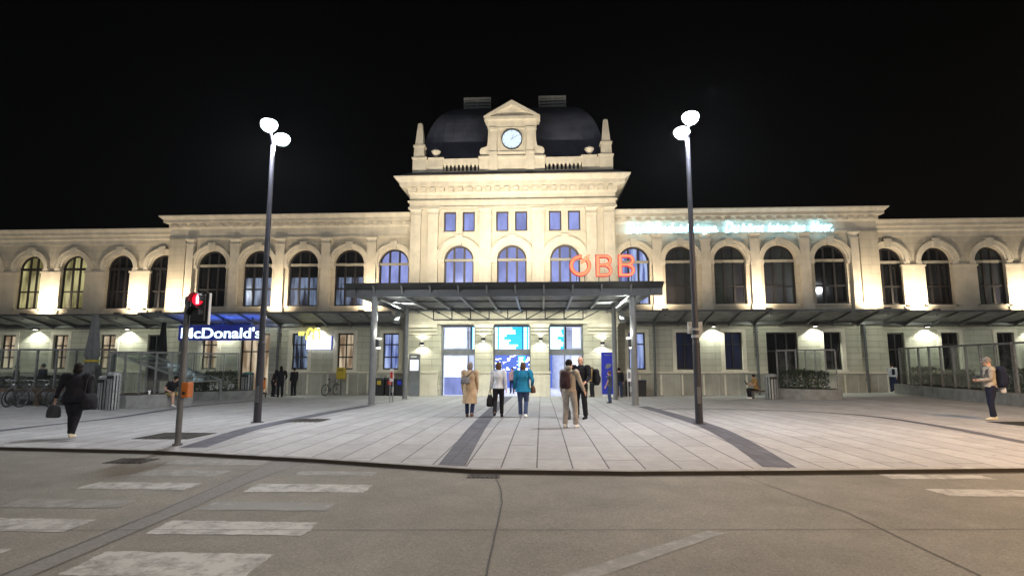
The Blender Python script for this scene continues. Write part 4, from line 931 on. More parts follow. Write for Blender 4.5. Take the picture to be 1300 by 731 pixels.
# ------------------------------------------------------------------ street lamps
def street_lamp(label, x, y, htop, heads, sleeve=True, watts=900, glow='lampglow', col=(.90, .94, 1.0), group='twin headed street lamps'):
    g = gz(x, y); t = thing('street_lamp', label, 'street lamp', (x, y, g), 0, group)
    b = MB(); b.tube([(x, y, g), (x, y, g + 2.2), (x, y, g + 2.25), (x, y, htop - .4)], [.105, .10, .085, .06], n=16); b.tube([(x, y, g), (x, y, g + .02)], .17, n=16); b.build('pole', 'polesteel', t, smooth=False)
    b = MB(); b.box(x - .05, x + .05, y - .118, y - .09, g + .55, g + 1.0); b.build('service_hatch', 'steel', t)
    for dx, dy, dz in heads:
        c = Vector((x + dx, y + dy, htop + dz)); b = MB()
        b.bar((x, y, htop - .45), c + Vector((0, 0, .06)), .05); b.build('arm', 'polesteel', t)
        b = MB(); b.lathe(c, [(.04, .17), (.10, .15), (.16, .10), (.17, .08), (.15, .075)][::-1], 24); hd = b.build('lamp_head', 'polesteel', t)
        b = MB(); b.lathe(c, [(.04, -.22), (.13, -.19), (.20, -.11), (.225, -.01), (.20, .055), (.12, .078)], 24); b.build('lens', glow, hd)  # lens swelled to a ball, lamp glare built into its shape
        spot('street_lamp_light', c + Vector((0, 0, -.27)), c + Vector((0, -.25, -5)), watts, col, 165, .3, .2)
    return t
street_lamp('twin headed street lamp left of the entrance, standing beside the dark square plate', -6.15, 15.78, 8.42, [(.13, -.55, 0), (.02, .5, 0)])
LR = street_lamp('twin headed street lamp right of the entrance with two grey boxes on its pole', 6.03, 16.04, 8.48, [(-.04, -.55, 0), (-.02, .5, 0)])
b = MB(); x, y = 6.03, 16.04
for sg in (-1, 1): b.box(x + sg * .14 - .05, x + sg * .14 + .05, y - .02, y + .12, 2.42, 2.74)
b.tube([(x, y, 2.5), (x, y, 2.56)], .12, n=14); b.tube([(x, y, 2.3), (x, y, 2.38)], .115, n=14); b.build('pole_box', 'galv', LR)
# lamps beyond the frame; the two near-side ones are added to brighten the road
street_lamp('warm street lamp standing beside the road beyond the right edge', 16.5, 8.0, 9.0, [(-.4, -.2, 0)], watts=12000, glow='warmlampglow', col=(1, .64, .34), group='warm street lamps along the road')
street_lamp('tall white street lamp on the near side of the road', -6.0, -5.0, 9.0, [(.4, .2, 0)], watts=3000, col=(.98, .95, .92), group='street lamps on the near side')
street_lamp('tall white street lamp on the near side of the road, further along', 9.0, -6.0, 9.0, [(-.4, .2, 0)], watts=3100, col=(1, .86, .68), group='street lamps on the near side')
for x_ in (-27.0, 27.0): street_lamp('twin headed street lamp on the plaza beyond the %s end of the planters' % ('left' if x_ < 0 else 'right'), x_, 17.0, 8.35, [(-.25, -.3, .1), (.22, .35, -.1)], watts=800)

# ------------------------------------------------------------------ pedestrian traffic light
TL = thing('traffic_light', 'pedestrian traffic light showing a red man on a slim pole by the kerb', 'traffic light', (-5.44, 11.19, 0))
b = MB(); x, y = -5.44, 11.19; b.tube([(x, y, 0), (x, y, 2.95)], .057, n=14); b.tube([(x, y, 0), (x, y, .04)], .09, n=14); b.build('pole', 'steel', TL)
hx = x + .27; b = MB(); b.box(hx - .19, hx + .19, y - .03, y + .06, 2.38, 3.03); b.box(hx - .15, hx + .15, y - .10, y - .03, 2.44, 2.98); b.bar((x, y, 2.6), (hx - .1, y, 2.6), .04); b.bar((x, y, 2.9), (hx - .1, y, 2.9), .04); hd = b.build('signal_head', 'black', TL, bev=.02)
for z in (2.88, 2.61):
    b = MB(); b.ring(hx, z, .118, .128, R(-20), R(200), y - .26, y - .10, 20); b.build('visor', 'black', hd)
b = MB(); b.bm.faces.new([b.bm.verts.new((hx + .115 * math.cos(2 * PI * i / 24), y - .112, 2.88 + .115 * math.sin(2 * PI * i / 24))) for i in range(24)]); b.build('red_lens', 'redlens', hd)
b = MB(); b.bm.faces.new([b.bm.verts.new((hx + .115 * math.cos(2 * PI * i / 24), y - .112, 2.61 + .115 * math.sin(2 * PI * i / 24))) for i in range(24)]); b.build('dark_lens', 'black', hd)
b = MB(); yy = y - .118; b.box(hx - .022, hx + .022, yy, yy + .003, 2.94, 2.975); b.box(hx - .035, hx + .035, yy, yy + .003, 2.865, 2.935); b.box(hx - .03, hx - .004, yy, yy + .003, 2.79, 2.863); b.box(hx + .004, hx + .03, yy, yy + .003, 2.79, 2.863); b.build('red_man', 'redman', hd)
b = MB(); b.box(hx + .193, hx + .205, y - .04, y + .03, 2.38, 3.02); b.build('edge_plate', 'white', hd)
b = MB(); b.box(x + .05, x + .19, y - .1, y + .09, .93, 1.23); pb = b.build('push_button_box', 'orange', TL, bev=.015)
b = MB(); b.tube([(x + .12, y - .1, 1.02), (x + .12, y - .13, 1.02)], .03, n=12); b.build('button', 'black', pb)

# ------------------------------------------------------------------ planters, hedges, glass screens
def screen(label, pts, z0, z1, n, name='glass_screen', skip=()):
    """Framed glass wind screen along a line: posts, top rail and panes."""
    t = thing(name, label, 'glass screen', (pts[0][0], pts[0][1], z0), 0, 'framed glass screens on the planters')
    a = Vector((*pts[0], 0)); c = Vector((*pts[1], 0)); d = (c - a).normalized(); nr = Vector((-d.y, d.x, 0)); l = (c - a).length
    b = MB(); b.obox((a + c) / 2 + Vector((0, 0, z1 - .04)), d, nr, Vector((0, 0, 1)), l / 2, .045, .04); b.build('top_rail', 'screensteel', t)
    for i in range(n + 1):
        p = a.lerp(c, i / n); b = MB(); b.obox(p + Vector((0, 0, (z0 + z1 - .08) / 2)), d, nr, Vector((0, 0, 1)), .035, .04, (z1 - .08 - z0) / 2); b.build('post', 'screensteel', t)
    for i in range(n):
        p = a.lerp(c, (i + .08) / n); q = a.lerp(c, (i + .92) / n); b = MB(); mid = (p + q) / 2
        b.obox(mid + Vector((0, 0, (z0 + z1) / 2)), d, nr, Vector((0, 0, 1)), (q - p).length / 2, .006, (z1 - z0) / 2 - .1); b.build('pane', 'glass', t)
    return t
def planter(label, poly, z0, h):
    b = MB(); n = len(poly); t = thing('planter', label, 'planter', (poly[0][0], poly[0][1], z0), 0, 'low concrete planters')
    b.prism(poly, z0 - .1, z0 + h, 'xy'); b.build('wall', 'concrete', t, bev=.025)
    cx = sum(p[0] for p in poly) / n; cy = sum(p[1] for p in poly) / n
    b = MB(); b.bm.faces.new([b.bm.verts.new((cx + (p[0] - cx) * .86, cy + (p[1] - cy) * .86, z0 + h + .012)) for p in poly]); b.build('soil', 'soil', t)
    return t
def hedge(label, x, y, z, sx, sy, h, rot=0.0, n=2600, seed=1):
    rnd = random.Random(seed); b = MB()
    for i in range(n):
        u, v, w_ = rnd.uniform(-1, 1), rnd.uniform(-1, 1), rnd.uniform(0, 1)
        if rnd.random() < .75:
            k = rnd.choice((0, 0, 1, 2))
            if k == 0: u, v = (u, rnd.choice((-1, 1)) * rnd.uniform(.75, 1))
            elif k == 1: u, v = (rnd.choice((-1, 1)) * rnd.uniform(.8, 1), v)
            else: w_ = rnd.uniform(.82, 1)
        bul = 1 + .16 * noise.noise(Vector((u * 2 + seed, v * 2, w_ * 3)))
        p = Vector((u * sx * bul, v * sy * bul, w_ * h * (1 + .14 * noise.noise(Vector((u * 3, v * 3, seed))))))
        a = Vector((rnd.uniform(-1, 1), rnd.uniform(-1, 1), rnd.uniform(-.3, 1))).normalized(); c = a.cross(Vector((rnd.uniform(-1, 1), rnd.uniform(-1, 1), .3))).normalized(); s_ = rnd.uniform(.028, .06)
        b.quad(p - a * s_, p + c * s_ * .6, p + a * s_, p - c * s_ * .6)
    me_o = b.build('hedge', 'leaf'); me_o.location = (x, y, z); me_o.rotation_euler = (0, 0, rot)
    return tag(me_o, label, 'hedge', 'clipped hedges in the planters')
zA = gz(-14.5, 22)
planter('low concrete wall with the young man sitting on its right end', [(-15.85, 21.5), (-14.0, 21.2), (-13.06, 22.65), (-12.76, 23.4), (-15.7, 23.5)], zA, .50)
screen('framed glass screen behind the two slatted steel bins', [(-15.35, 21.9), (-12.95, 23.1)], zA + .5, zA + 2.2, 5)
screen('short framed glass side screen left of the slatted bins', [(-15.35, 21.9), (-18.2, 25.5)], zA + .02, zA + 2.2, 3)
planter('low concrete planter behind the parked bicycles at the left', [(-22.5, 23.4), (-17.2, 23.4), (-17.0, 24.6), (-22.5, 24.6)], gz(-19, 23.5), .62)
screen('framed glass screen behind the parked bicycles', [(-22.5, 23.6), (-16.2, 23.3)], gz(-19, 23.5) + .1, gz(-19, 23.5) + 2.36, 7)
hedge('dark clipped hedge behind the person in black', -18.7, 24.0, gz(-17, 24) + .62, 1.15, .4, .62, 0, 2600, 3)
hedge('dark clipped hedge behind the bicycles at the left edge', -21.6, 24.1, gz(-20, 24) + .62, 1.3, .4, .55, 0, 2400, 5)
planter('grey concrete planter with shaggy hedge beside the slatted bin with teal lid', [(-16.6, 27.6), (-13.6, 29.3), (-13.4, 30.2), (-14.2, 30.6), (-17.0, 29.2)], gz(-14, 29), .42)
hedge('low shaggy hedge at the near end of the planter behind the traffic light', -15.9, 28.6, gz(-15, 29) + .42, .55, .42, .55, R(30), 1400, 6)
hedge('tall shaggy hedge in the planter below the blue sign', -14.9, 29.2, gz(-15, 29) + .42, .75, .45, .98, R(30), 2600, 7)
screen('thin framed glass screen around the tall shaggy hedge', [(-16.5, 28.0), (-14.1, 29.3)], gz(-15, 28.5) + .42, gz(-15, 28.5) + 2.36, 4)
zC = gz(15, 30)
planter('curved end concrete planter beside the seated person at the right', [(13.75, 30.7), (14.8, 29.5), (15.9, 28.9), (16.5, 29.1), (16.75, 29.9), (16.3, 30.6), (15, 31.6)], zC, .52)
hedge('square dark hedge inside the fenced planter, its left half', 14.75, 30.4, zC + .5, .62, .5, .98, R(-30), 2200, 8)
hedge('square dark hedge inside the fenced planter, its right half', 15.7, 29.95, zC + .5, .5, .5, .9, R(-20), 1900, 9)
screen('framed glass screen around the square hedges beside the seated person', [(14.0, 30.5), (16.35, 29.25)], zC + .5, zC + 2.5, 6)
zD = gz(21, 28)
planter('long grey concrete planter running past the man with the big backpack', [(21.5, 33.4), (20.4, 26), (20.0, 22.6), (21.6, 22.4), (22.9, 33.2)], zD, .52)
screen('long framed glass screen on the planter beside the man with the big backpack', [(21.7, 33.0), (20.35, 23.6)], zD + .5, zD + 2.5, 9)
screen('glass screen at the far right behind the backpack man, nearer the road', [(20.35, 23.5), (20.1, 18.5)], zD + .02, zD + 2.5, 4)
for k, (y, h) in enumerate(((31.6, .95), (29.9, .62), (28.6, .85), (26.6, .6), (24.8, .95))):
    hedge(['square dark hedge nearest the station in the long planter', 'low leafy bush between two square hedges in the long planter', 'second square hedge from the station in the long planter', 'low bush just left of the backpack man', 'tall bushy hedge behind the big backpack'][k], 20.95 + (y - 23) * .13, y, zD + .5, .45, .62, h, R(-8), 2000, 20 + k)

# ------------------------------------------------------------------ bins, boards, posts
def slat_bin(label, x, y, r, h, lid='black'):
    g = gz(x, y); t = thing('litter_bin', label, 'litter bin', (x, y, g), 0, 'slatted steel litter bins')
    b = MB(); b.tube([(x, y, g + .03), (x, y, g + h - .12)], r * .86, n=18); b.build('liner', 'black', t)
    b = MB(); n = 14
    for i in range(n):
        a = 2 * PI * i / n; d = Vector((math.cos(a), math.sin(a), 0)); s_ = Vector((-math.sin(a), math.cos(a), 0)); b.obox(Vector((x, y, g + h / 2 - .02)) + d * r, s_, d, Vector((0, 0, 1)), r * .135, .012, h / 2 - .04)
    b.build('slats', 'galv', t)
    b = MB(); b.tube([(x, y, g + h - .1), (x, y, g + h - .04)], r * 1.06, n=20); b.lathe((x, y, g + h - .04), [(r * 1.06, 0), (r * .9, .05), (r * .5, .08), (.02, .085)], 20); b.build('lid', lid, t)
    b = MB(); b.box(x - r * .6, x + r * .6, y - r * 1.1, y - r * .95, g + h - .22, g + h - .11); b.build('slot', 'black', t)
slat_bin('slatted steel bin at the left end of the low wall, the shorter of the pair', -14.55, 20.75, .20, 1.22, 'galv')
slat_bin('slatted steel bin with a dark slot, the taller of the pair by the low wall', -14.08, 20.6, .21, 1.36, 'galv')
slat_bin('slatted steel bin with teal lid behind the left street lamp', -14.75, 31.6, .3, 1.35, 'teal')
slat_bin('slatted steel bin beside the seated person by the right planter', 13.6, 30.4, .3, 1.25, 'galv')
g = gz(-5.75, 34)
t = thing('notice_board', 'tall grey notice board with lit white paper left of the entrance', 'notice board', (-5.72, 33.55, g))
b = MB(); b.box(-6.05, -5.4, 33.5, 33.62, g, 2.12); b.build('panel', 'aluframe', t, bev=.02)
b = MB(); b.box(-5.98, -5.48, 33.485, 33.497, 1.15, 1.78); b.build('poster', 'whiteglow', t)
b = MB(); b.box(-5.95, -5.6, 33.487, 33.498, 1.92, 2.0); b.build('header', 'white', t)
g = gz(5.6, 33.5)
t = thing('information_pillar', 'dark blue information pillar with pale map right of the entrance', 'information pillar', (5.55, 33.3, g))
b = MB(); b.box(5.22, 5.92, 33.2, 33.5, g + .16, 2.2); b.build('panel', 'blue', t, bev=.015); b = MB(); b.box(5.24, 5.9, 33.22, 33.48, g, g + .158); b.build('base', 'white', t)
b = MB(); b.prism([(5.42, 1.3), (5.55, 1.26), (5.74, 1.38), (5.78, 1.52), (5.6, 1.56), (5.46, 1.5)], 33.185, 33.197); b.box(5.42, 5.6, 33.185, 33.197, .78, .84); b.box(5.36, 5.78, 33.185, 33.197, 2.02, 2.06); b.build('map_print', 'aluframe', t)
t = thing('post_box', 'yellow post box on a post against the left wing wall', 'post box', (-10.45, 34.5, gz(-10, 34.5)))
b = MB(); b.box(-10.68, -10.18, 34.3, 34.62, .62, 1.32); bb = b.build('body', 'yellow', t, bev=.03); b = MB(); b.box(-10.6, -10.26, 34.285, 34.298, 1.14, 1.18); b.build('slot', 'black', bb)
b = MB(); b.bar((-10.43, 34.46, gz(-10, 34.5)), (-10.43, 34.46, .62), .07); b.build('post', 'steel', t)
g = gz(-7.3, 34)
for k, (x, mcol, lab) in enumerate(((-7.95, 'yellow', 'dark recycling bin with yellow label beside the red sign posts'), (-7.3, 'red', 'dark recycling bin with red label, middle of three left of the entrance'), (-6.72, 'blue', 'dark recycling bin with blue label nearest the notice board'))):
    t = thing('recycling_bin', lab, 'recycling bin', (x, 34.3, g), 0, 'dark recycling bins against the wall')
    b = MB(); b.frus(x - .26, x + .26, 34.05, 34.5, g, .62, .03, .03); b.build('body', 'black', t, bev=.02); b = MB(); b.box(x - .3, x + .3, 33.98, 34.54, .625, .72); b.build('lid', 'steel', t, bev=.02)
    b = MB(); b.box(x - .12, x + .12, 34.0, 34.02, .3, .55); b.build('label_plate', mcol, t)
for k, x in enumerate((7.0, 7.6)):
    t = thing('recycling_bin', ['dark bin with blue lid right of the entrance, the one nearer the door', 'dark bin with blue lid right of the entrance, the one nearer the downpipe'][k], 'recycling bin', (x, 34.3, g), 0, 'dark bins right of the entrance')
    b = MB(); b.frus(x - .25, x + .25, 34.05, 34.5, g, .5, .03, .03); b.build('body', 'black', t, bev=.02); b = MB(); b.box(x - .28, x + .28, 33.98, 34.54, .505, .60); b.build('lid', 'navywin', t, bev=.02)
def sign_post(label, x, y, plate):
    g = gz(x, y); t = thing('sign_post', label, 'sign post', (x, y, g))
    b = MB(); b.bar((x - .07, y, g), (x - .07, y, g + 1.15), .035); b.bar((x + .07, y, g), (x + .07, y, g + 1.15), .035); b.build('posts', 'galv', t)
    b = MB(); b.box(x - .09, x + .09, y - .04, y - .018, g + .95, g + 1.55); pl = b.build('plate', 'white', t); b = MB(); b.box(x - .06, x + .06, y - .052, y - .042, g + 1.1, g + 1.4); b.build('print', plate, pl)
    b = MB(); b.tube([(x + .07, y - .06, g + .45), (x + .07, y - .06, g + .7)], .06, n=10); b.build('ashtray', 'galv', t)
sign_post('short twin sign post with a red plate by the left canopy post', -5.32, 26.9, 'red')
sign_post('short twin sign post with a pale plate by the right canopy post', 6.05, 28.5, 'aluframe')
# closed parasols
def parasol(label, x, y, z0, h, r, m):
    g = gz(x, y); t = thing('closed_parasol', label, 'parasol', (x, y, g))
    b = MB(); b.tube([(x, y, g), (x, y, g + h + .05)], .035, n=10); b.lathe((x, y, g), [(.35, 0), (.35, .06), (.06, .1)], 16); b.build('pole', 'steel', t)
    bm = b = MB(); n = 32; rings = []
    for i in range(26):
        q = i / 25; z = g + z0 + (h - z0) * q
        rr = .10 + (r - .10) * (1 - q) ** 1.25
        if abs(q - .36) < .05: rr *= .74
        rings.append([b.bm.verts.new((x + rr * (1 + .16 * math.sin(k * 2 * PI / n * 8 + q * 2)) * math.cos(2 * PI * k / n), y + rr * (1 + .16 * math.sin(k * 2 * PI / n * 8 + q * 2)) * math.sin(2 * PI * k / n), z)) for k in range(n)])
    for p, q in zip(rings, rings[1:]):
        for k in range(n): b.bm.faces.new((p[k], p[(k + 1) % n], q[(k + 1) % n], q[k]))
    b.bm.faces.new(rings[0][::-1]); b.bm.faces.new(rings[-1]); b.build('canopy', m, t, smooth=True)
    b = MB(); zt = g + z0 + (h - z0) * .36; b.tube([(x, y, zt - .03), (x, y, zt + .05)], r * .66, n=20); b.build('tie', 'yellow' if m == 'greycloth' else 'black', t)
parasol('grey closed parasol with yellow tie behind the person in black', -16.9, 22.9, .75, 3.75, .42, 'greycloth')
parasol('black closed parasol behind the glass screen at the left wing', -19.6, 31.2, .9, 4.15, .42, 'blackcloth')
# ramp handrail structures behind the left glass screen
t = thing('stair_roof', 'sloping glazed roof over the bicycle ramp behind the left glass screen', 'stair roof', (-16.0, 27, gz(-16, 27)))
b = MB(); b.prism([(-18.6, 2.0), (-18.6, 2.06), (-14.6, .75), (-14.6, .69)], 26.3, 28.6, 'xz'); b.build('glass_roof', 'glass', t)
b = MB()
for yy in (26.25, 28.65): b.bar((-18.6, yy, 2.03), (-14.6, yy, .72), .09); b.bar((-18.6, yy, 2.0), (-18.6, yy, -.3), .08); b.bar((-14.6, yy, .7), (-14.6, yy, -.3), .08)
for k in range(7): q = k / 6; b.bar((-18.6 + 4 * q, 26.25, 2.03 - 1.31 * q), (-18.6 + 4 * q, 28.65, 2.03 - 1.31 * q), .06)
b.build('frame', 'galv', t)

# ------------------------------------------------------------------ bicycles
def bicycle(mcol):
    t = thing('bicycle', 'bicycle', 'bicycle', (0, 0, 0))
    for x in (-.52, .52):
        b = MB(); n = 28; R0 = .33
        b.tube([(x + R0 * math.cos(2 * PI * i / n), 0, .35 + R0 * math.sin(2 * PI * i / n)) for i in range(n + 1)], .02, side=(0, 1, 0), n=8, cap=False); wh = b.build('wheel', 'rubber', t, local=True, smooth=True)
        b = MB(); b.tube([(x + .305 * math.cos(2 * PI * i / n), 0, .35 + .305 * math.sin(2 * PI * i / n)) for i in range(n + 1)], .009, side=(0, 1, 0), n=6, cap=False)
        for i in range(12): a = 2 * PI * i / 12; b.bar((x, 0, .35), (x + .3 * math.cos(a), 0, .35 + .3 * math.sin(a)), .005)
        b.tube([(x, -.05, .35), (x, .05, .35)], .02, n=8); b.build('rim', 'steel', wh, local=True)
    b = MB()
    for p, q in (((-.52, 0, .35), (-.08, 0, .33)), ((-.08, 0, .33), (-.2, 0, .85)), ((-.2, 0, .82), (.36, 0, .86)), ((-.08, 0, .33), (.39, 0, .78)), ((-.52, 0, .35), (-.19, 0, .78)), ((.52, 0, .35), (.40, 0, .75)), ((.40, 0, .75), (.34, 0, 1.0))): b.tube([p, q], .019, n=8)
    b.build('frame', mcol, t, local=True)
    b = MB(); b.tube([(-.2, 0, .85), (-.22, 0, .95)], .014, n=8); b.ell((-.24, 0, .97), .13, .07, .035); b.build('saddle', 'black', t, local=True, smooth=True)
    b = MB(); b.tube([(.30, -.29, 1.02), (.37, -.1, 1.05), (.36, 0, 1.02), (.37, .1, 1.05), (.30, .29, 1.02)], .013, n=8); b.build('handlebar', 'galv', t, local=True)
    b = MB(); b.tube([(-.08, -.05, .33), (-.08, .05, .33)], .09, n=16); b.bar((-.08, .06, .33), (.05, .06, .2), .02); b.bar((-.08, -.06, .33), (-.21, -.06, .46), .02); b.box(.02, .1, .06, .14, .18, .21); b.box(-.26, -.18, -.14, -.06, .45, .48); b.build('crankset', 'steel', t, local=True)
    b = MB(); b.tube([(.42, 0, .86), (.47, 0, .86)], .035, n=10); b.build('headlamp', 'white', t, local=True)
    return t
bk = bicycle('steel')
blist = [(-20.35, 22.5, R(80), 'grey bicycle at the left edge of the rack, cut by the frame'), (-19.6, 22.55, R(97), 'second bicycle from the left edge in the rack'), (-18.9, 22.5, R(84), 'third bicycle from the left edge, with its lamp catching light'), (-17.9, 22.6, R(100), 'fourth bicycle from the left, nearest the person in black'), (-10.95, 34.2, R(72), 'bicycle leaning against the wall beside the yellow post box')]
for i, (x, y, a, lab) in enumerate(blist):
    o = bk if i == 0 else copy_tree(bk); o.location = (x, y, gz(x, y)); o.rotation_euler = (R(4), 0, a); tag(o, lab, 'bicycle', 'parked bicycles')
t = thing('bicycle_rack', 'brown low timber bicycle rack in front of the left planter', 'bicycle rack', (-19, 22.6, gz(-19, 22.6))); g = gz(-19, 22.6)
b = MB()
for x in (-21, -19.2, -17.3): b.box(x - .09, x + .09, 22.95, 23.1, g, g + .72)
b.box(-21.2, -17.1, 22.96, 23.06, g + .55, g + .70); b.build('beam', 'brownwood', t)

# ------------------------------------------------------------------ people
def ik(a, b, l1, l2, pole):
    d = b - a; Ln = d.length
    if Ln > l1 + l2 - .004: b = a + d.normalized() * (l1 + l2 - .004); d = b - a; Ln = d.length
    u = d.normalized(); x = (l1 * l1 - l2 * l2 + Ln * Ln) / (2 * Ln); h = math.sqrt(max(0, l1 * l1 - x * x))
    p = Vector(pole); p = p - u * u.dot(p); p.normalize(); return a + u * x + p * h, b
def lerp_pts(pts, rad, sub=3):
    P, Q = [], []
    for i in range(len(pts) - 1):
        for k in range(sub):
            f = k / sub; P.append(Vector(pts[i]).lerp(Vector(pts[i + 1]), f))
            a, c = rad[i], rad[i + 1]
            a = a if isinstance(a, tuple) else (a, a); c = c if isinstance(c, tuple) else (c, c); Q.append((a[0] + (c[0] - a[0]) * f, a[1] + (c[1] - a[1]) * f))
    P.append(Vector(pts[-1])); c = rad[-1]; Q.append(c if isinstance(c, tuple) else (c, c)); return P, Q
def vox(b, name, m, parent, size, sm=2):
    o = b.build(name, m, parent, smooth=True, local=True)
    r = o.modifiers.new('r', 'REMESH'); r.mode = 'VOXEL'; r.voxel_size = size; r.use_smooth_shade = True
    if sm: s_ = o.modifiers.new('s', 'SMOOTH'); s_.iterations = sm; s_.factor = .5
    FINAL.append((o, None)); return o
def person(label, x, y, head=0.0, h=1.72, z=None, sit=False, hip=None, lf=None, rf=None, lh=None, rh=None, lean=0.0, look=0.0, nod=0.0, build=1.0,
           top='c_black', bottom='c_black', shoes='c_black', hair='c_darkhair', hairstyle='short', coat=None, sleeve=1.0, leglen=1.0, gap=.095, fine=.011, skirt=False, cap=None, female=False, hood=False, turn=0.0):
    """Figure facing local +y. Joint targets in metres for a 1.72 m body."""
    s = h / 1.755; g = gz(x, y) if z is None else z
    hp = hip if hip is not None else .975
    V = Vector; pel = V((0, 0, hp))
    Rl = Matrix.Rotation(-lean, 3, 'X'); Rt = Matrix.Rotation(turn, 3, 'Z')
    def U(px, py, pz): return pel + Rt @ (Rl @ V((px, py, pz)))
    sw = (.175 if female else .195) * build; hw = (.165 if female else .155) * build
    sL, sR = U(-sw, 0, .45), U(sw, 0, .45); hL, hR = pel + V((-gap, 0, -.04)), pel + V((gap, 0, -.04))
    lf = V(lf or (-.11, .0, .08)); rf = V(rf or (.11, .0, .08))
    kl, lf = ik(hL, lf, .43, .43, (-.08, 1, .1)); kr, rf = ik(hR, rf, .43, .43, (.08, 1, .1))
    lh = V(lh) if lh else U(-sw - .05, .06, -.12); rh = V(rh) if rh else U(sw + .05, .06, -.12)
    el, lh = ik(sL, lh, .29, .26, (-.5, -1, -.3)); er, rh = ik(sR, rh, .29, .26, (.5, -1, -.3))
    nk = U(0, -.01, .53); hc = U(0, .03, .645)
    Rh = Rt @ Rl @ Matrix.Rotation(look, 3, 'Z') @ Matrix.Rotation(-nod, 3, 'X')
    def Hd(px, py, pz): return hc + Rh @ V((px, py, pz))
    root = None
    # ---- body: one continuous skin surface
    b = MB(); bb = build
    P, Q = lerp_pts([U(0, 0, -.10), U(0, .0, .02), U(0, .005, .16), U(0, .0, .32), U(0, -.005, .45), U(0, -.01, .52)], [(hw * .8, .10), (hw, .115 * bb), (.13 * bb, .098 * bb), (.155 * bb, .11 * bb), (.12 * bb, .08), (.06, .058)], 3); sd = Rt @ V((1, 0, 0))
    b.tube(P, Q, sd, 16)
    b.tube([nk - V((0, 0, .04)), Hd(0, -.01, -.06)], [.066, .058], sd, 12)
    b.ell(Hd(0, -.012, .02), .073, .092, .105, Rh); b.ell(Hd(0, .025, -.045), .052, .062, .068, Rh); b.ell(Hd(0, .098, -.015), .013, .02, .026, Rh, 8, 6)
    for sg in (-1, 1): b.ell(Hd(sg * .076, -.01, -.01), .012, .024, .033, Rh, 8, 6); b.ell(Hd(sg * .034, .078, .022), .02, .012, .008, Rh, 8, 6)
    for S, E, W, sg in ((sL, el, lh, -1), (sR, er, rh, 1)):
        P, Q = lerp_pts([S + (U(0, 0, .44) - S) * .25, S, E, W], [.06, .056 * bb, .043, .030], 4); b.tube(P, Q, sd, 12)
        d = (W - E).normalized(); sdv = d.cross(V((0, 1, 0.2))).normalized(); fw = sdv.cross(d).normalized()
        b.tube([W - d * .01, W + d * .05, W + d * .095], [(.02, .026), (.018, .040), (.016, .040)], sdv, 10)
        for k, (off, ln) in enumerate(((-.030, .068), (-.010, .078), (.010, .073), (.030, .058))):
            f0 = W + d * .085 + fw * off; inw = -sdv * sg * .25
            b.tube([f0, f0 + (d + inw * .4).normalized() * ln * .5, f0 + d * ln * .8 + inw * ln * .9], [.0095, .009, .0075], sdv, 8)
        t0 = W + d * .03 + fw * .03; b.tube([t0, t0 + (d * .7 + fw * .8).normalized() * .04, t0 + (d * .95 + fw * .5).normalized() * .075], [.012, .0105, .009], sdv, 8)
    for Hh, K, F, sg in ((hL, kl, lf, -1), (hR, kr, rf, 1)):
        P, Q = lerp_pts([Hh + V((0, 0, .04)), Hh - V((0, 0, .04)), K, F + V((0, 0, .0))], [.085 * bb, .088 * bb, .058, .04], 4); b.tube(P, Q, sd, 12)
        toe = V((sg * .03, 1, 0)).normalized(); b.tube([F - toe * .05 + V((0, 0, -.04)), F + toe * .05 + V((0, 0, -.042)), F + toe * .15 + V((0, 0, -.06))], [(.036, .035), (.042, .035), (.036, .018)], V((1, 0, 0)), 10)
        b.tube([F + V((0, 0, .02)), F + V((0, 0, -.045))], .038, sd, 10)
    o = vox(b, 'person', 'skin', None, fine, 1); o.location = (x, y, g); o.rotation_euler = (0, 0, head); o.scale = (s, s, s); tag(o, label, 'person'); root = o
    # ---- face marks
    b = MB()
    for sg in (-1, 1): b.ell(Hd(sg * .033, .081, .006), .012, .006, .006, Rh, 8, 6)
    b.ell(Hd(0, .083, -.062), .022, .005, .005, Rh, 8, 6); b.build('eyes_and_mouth', 'black', root, local=True, smooth=True)
    # ---- top
    b = MB(); e = .018; lo = coat if coat is not None else -.06
    zz = [(lo, hw + .03 + (.035 if coat else 0), .125 * bb + .03 + (.05 if coat else 0))]
    if coat: zz.append((lo * .5, hw + .04, .125 * bb + .04))
    zz += [(.02, hw + e, .12 * bb + e), (.16, (.135 if female else .15) * bb + e, .10 * bb + e), (.32, .160 * bb + e, .115 * bb + e), (.41, .158 * bb + e, .10 * bb + e), (.465, .128 * bb + .004, .09 * bb), (.505, .082, .074), (.54, .062, .06)]
    P, Q = lerp_pts([(U(0, 0, q[0]) if q[0] > -.1 else pel + V((0, 0, q[0]))) for q in zz], [(q[1], q[2]) for q in zz], 3); b.tube(P, Q, sd, 18)
    for S, E, W, sg in ((sL, el, lh, -1), (sR, er, rh, 1)):
        if sleeve >= 1: P, Q = lerp_pts([S + (U(0, 0, .43) - S) * .3, S, E, E.lerp(W, .93)], [.072 * bb + .008, .071 * bb + .007, .058, .044], 4)
        else: P, Q = lerp_pts([S + (U(0, 0, .43) - S) * .3, S, S.lerp(E, sleeve)], [.072 * bb + .008, .071 * bb + .006, .066], 4)
        b.tube(P, Q, sd, 12)
    for S in (sL, sR): b.ell(S - V((0, 0, .012)), .072 * bb + .018, .072 * bb + .012, .07 * bb + .022, n=12)
    if hood: b.ell(U(0, -.06, .56), .11, .075, .07, Rh)
    for v in b.bm.verts: v.co += V((noise.noise(v.co * 7 + V((x, y, 0))), noise.noise(v.co * 7 + V((9, x, y))), 0)) * .008
    vox(b, 'coat' if coat and coat < -.3 else 'jacket' if sleeve >= 1 else 'shirt', top, root, fine * 1.2, 2)
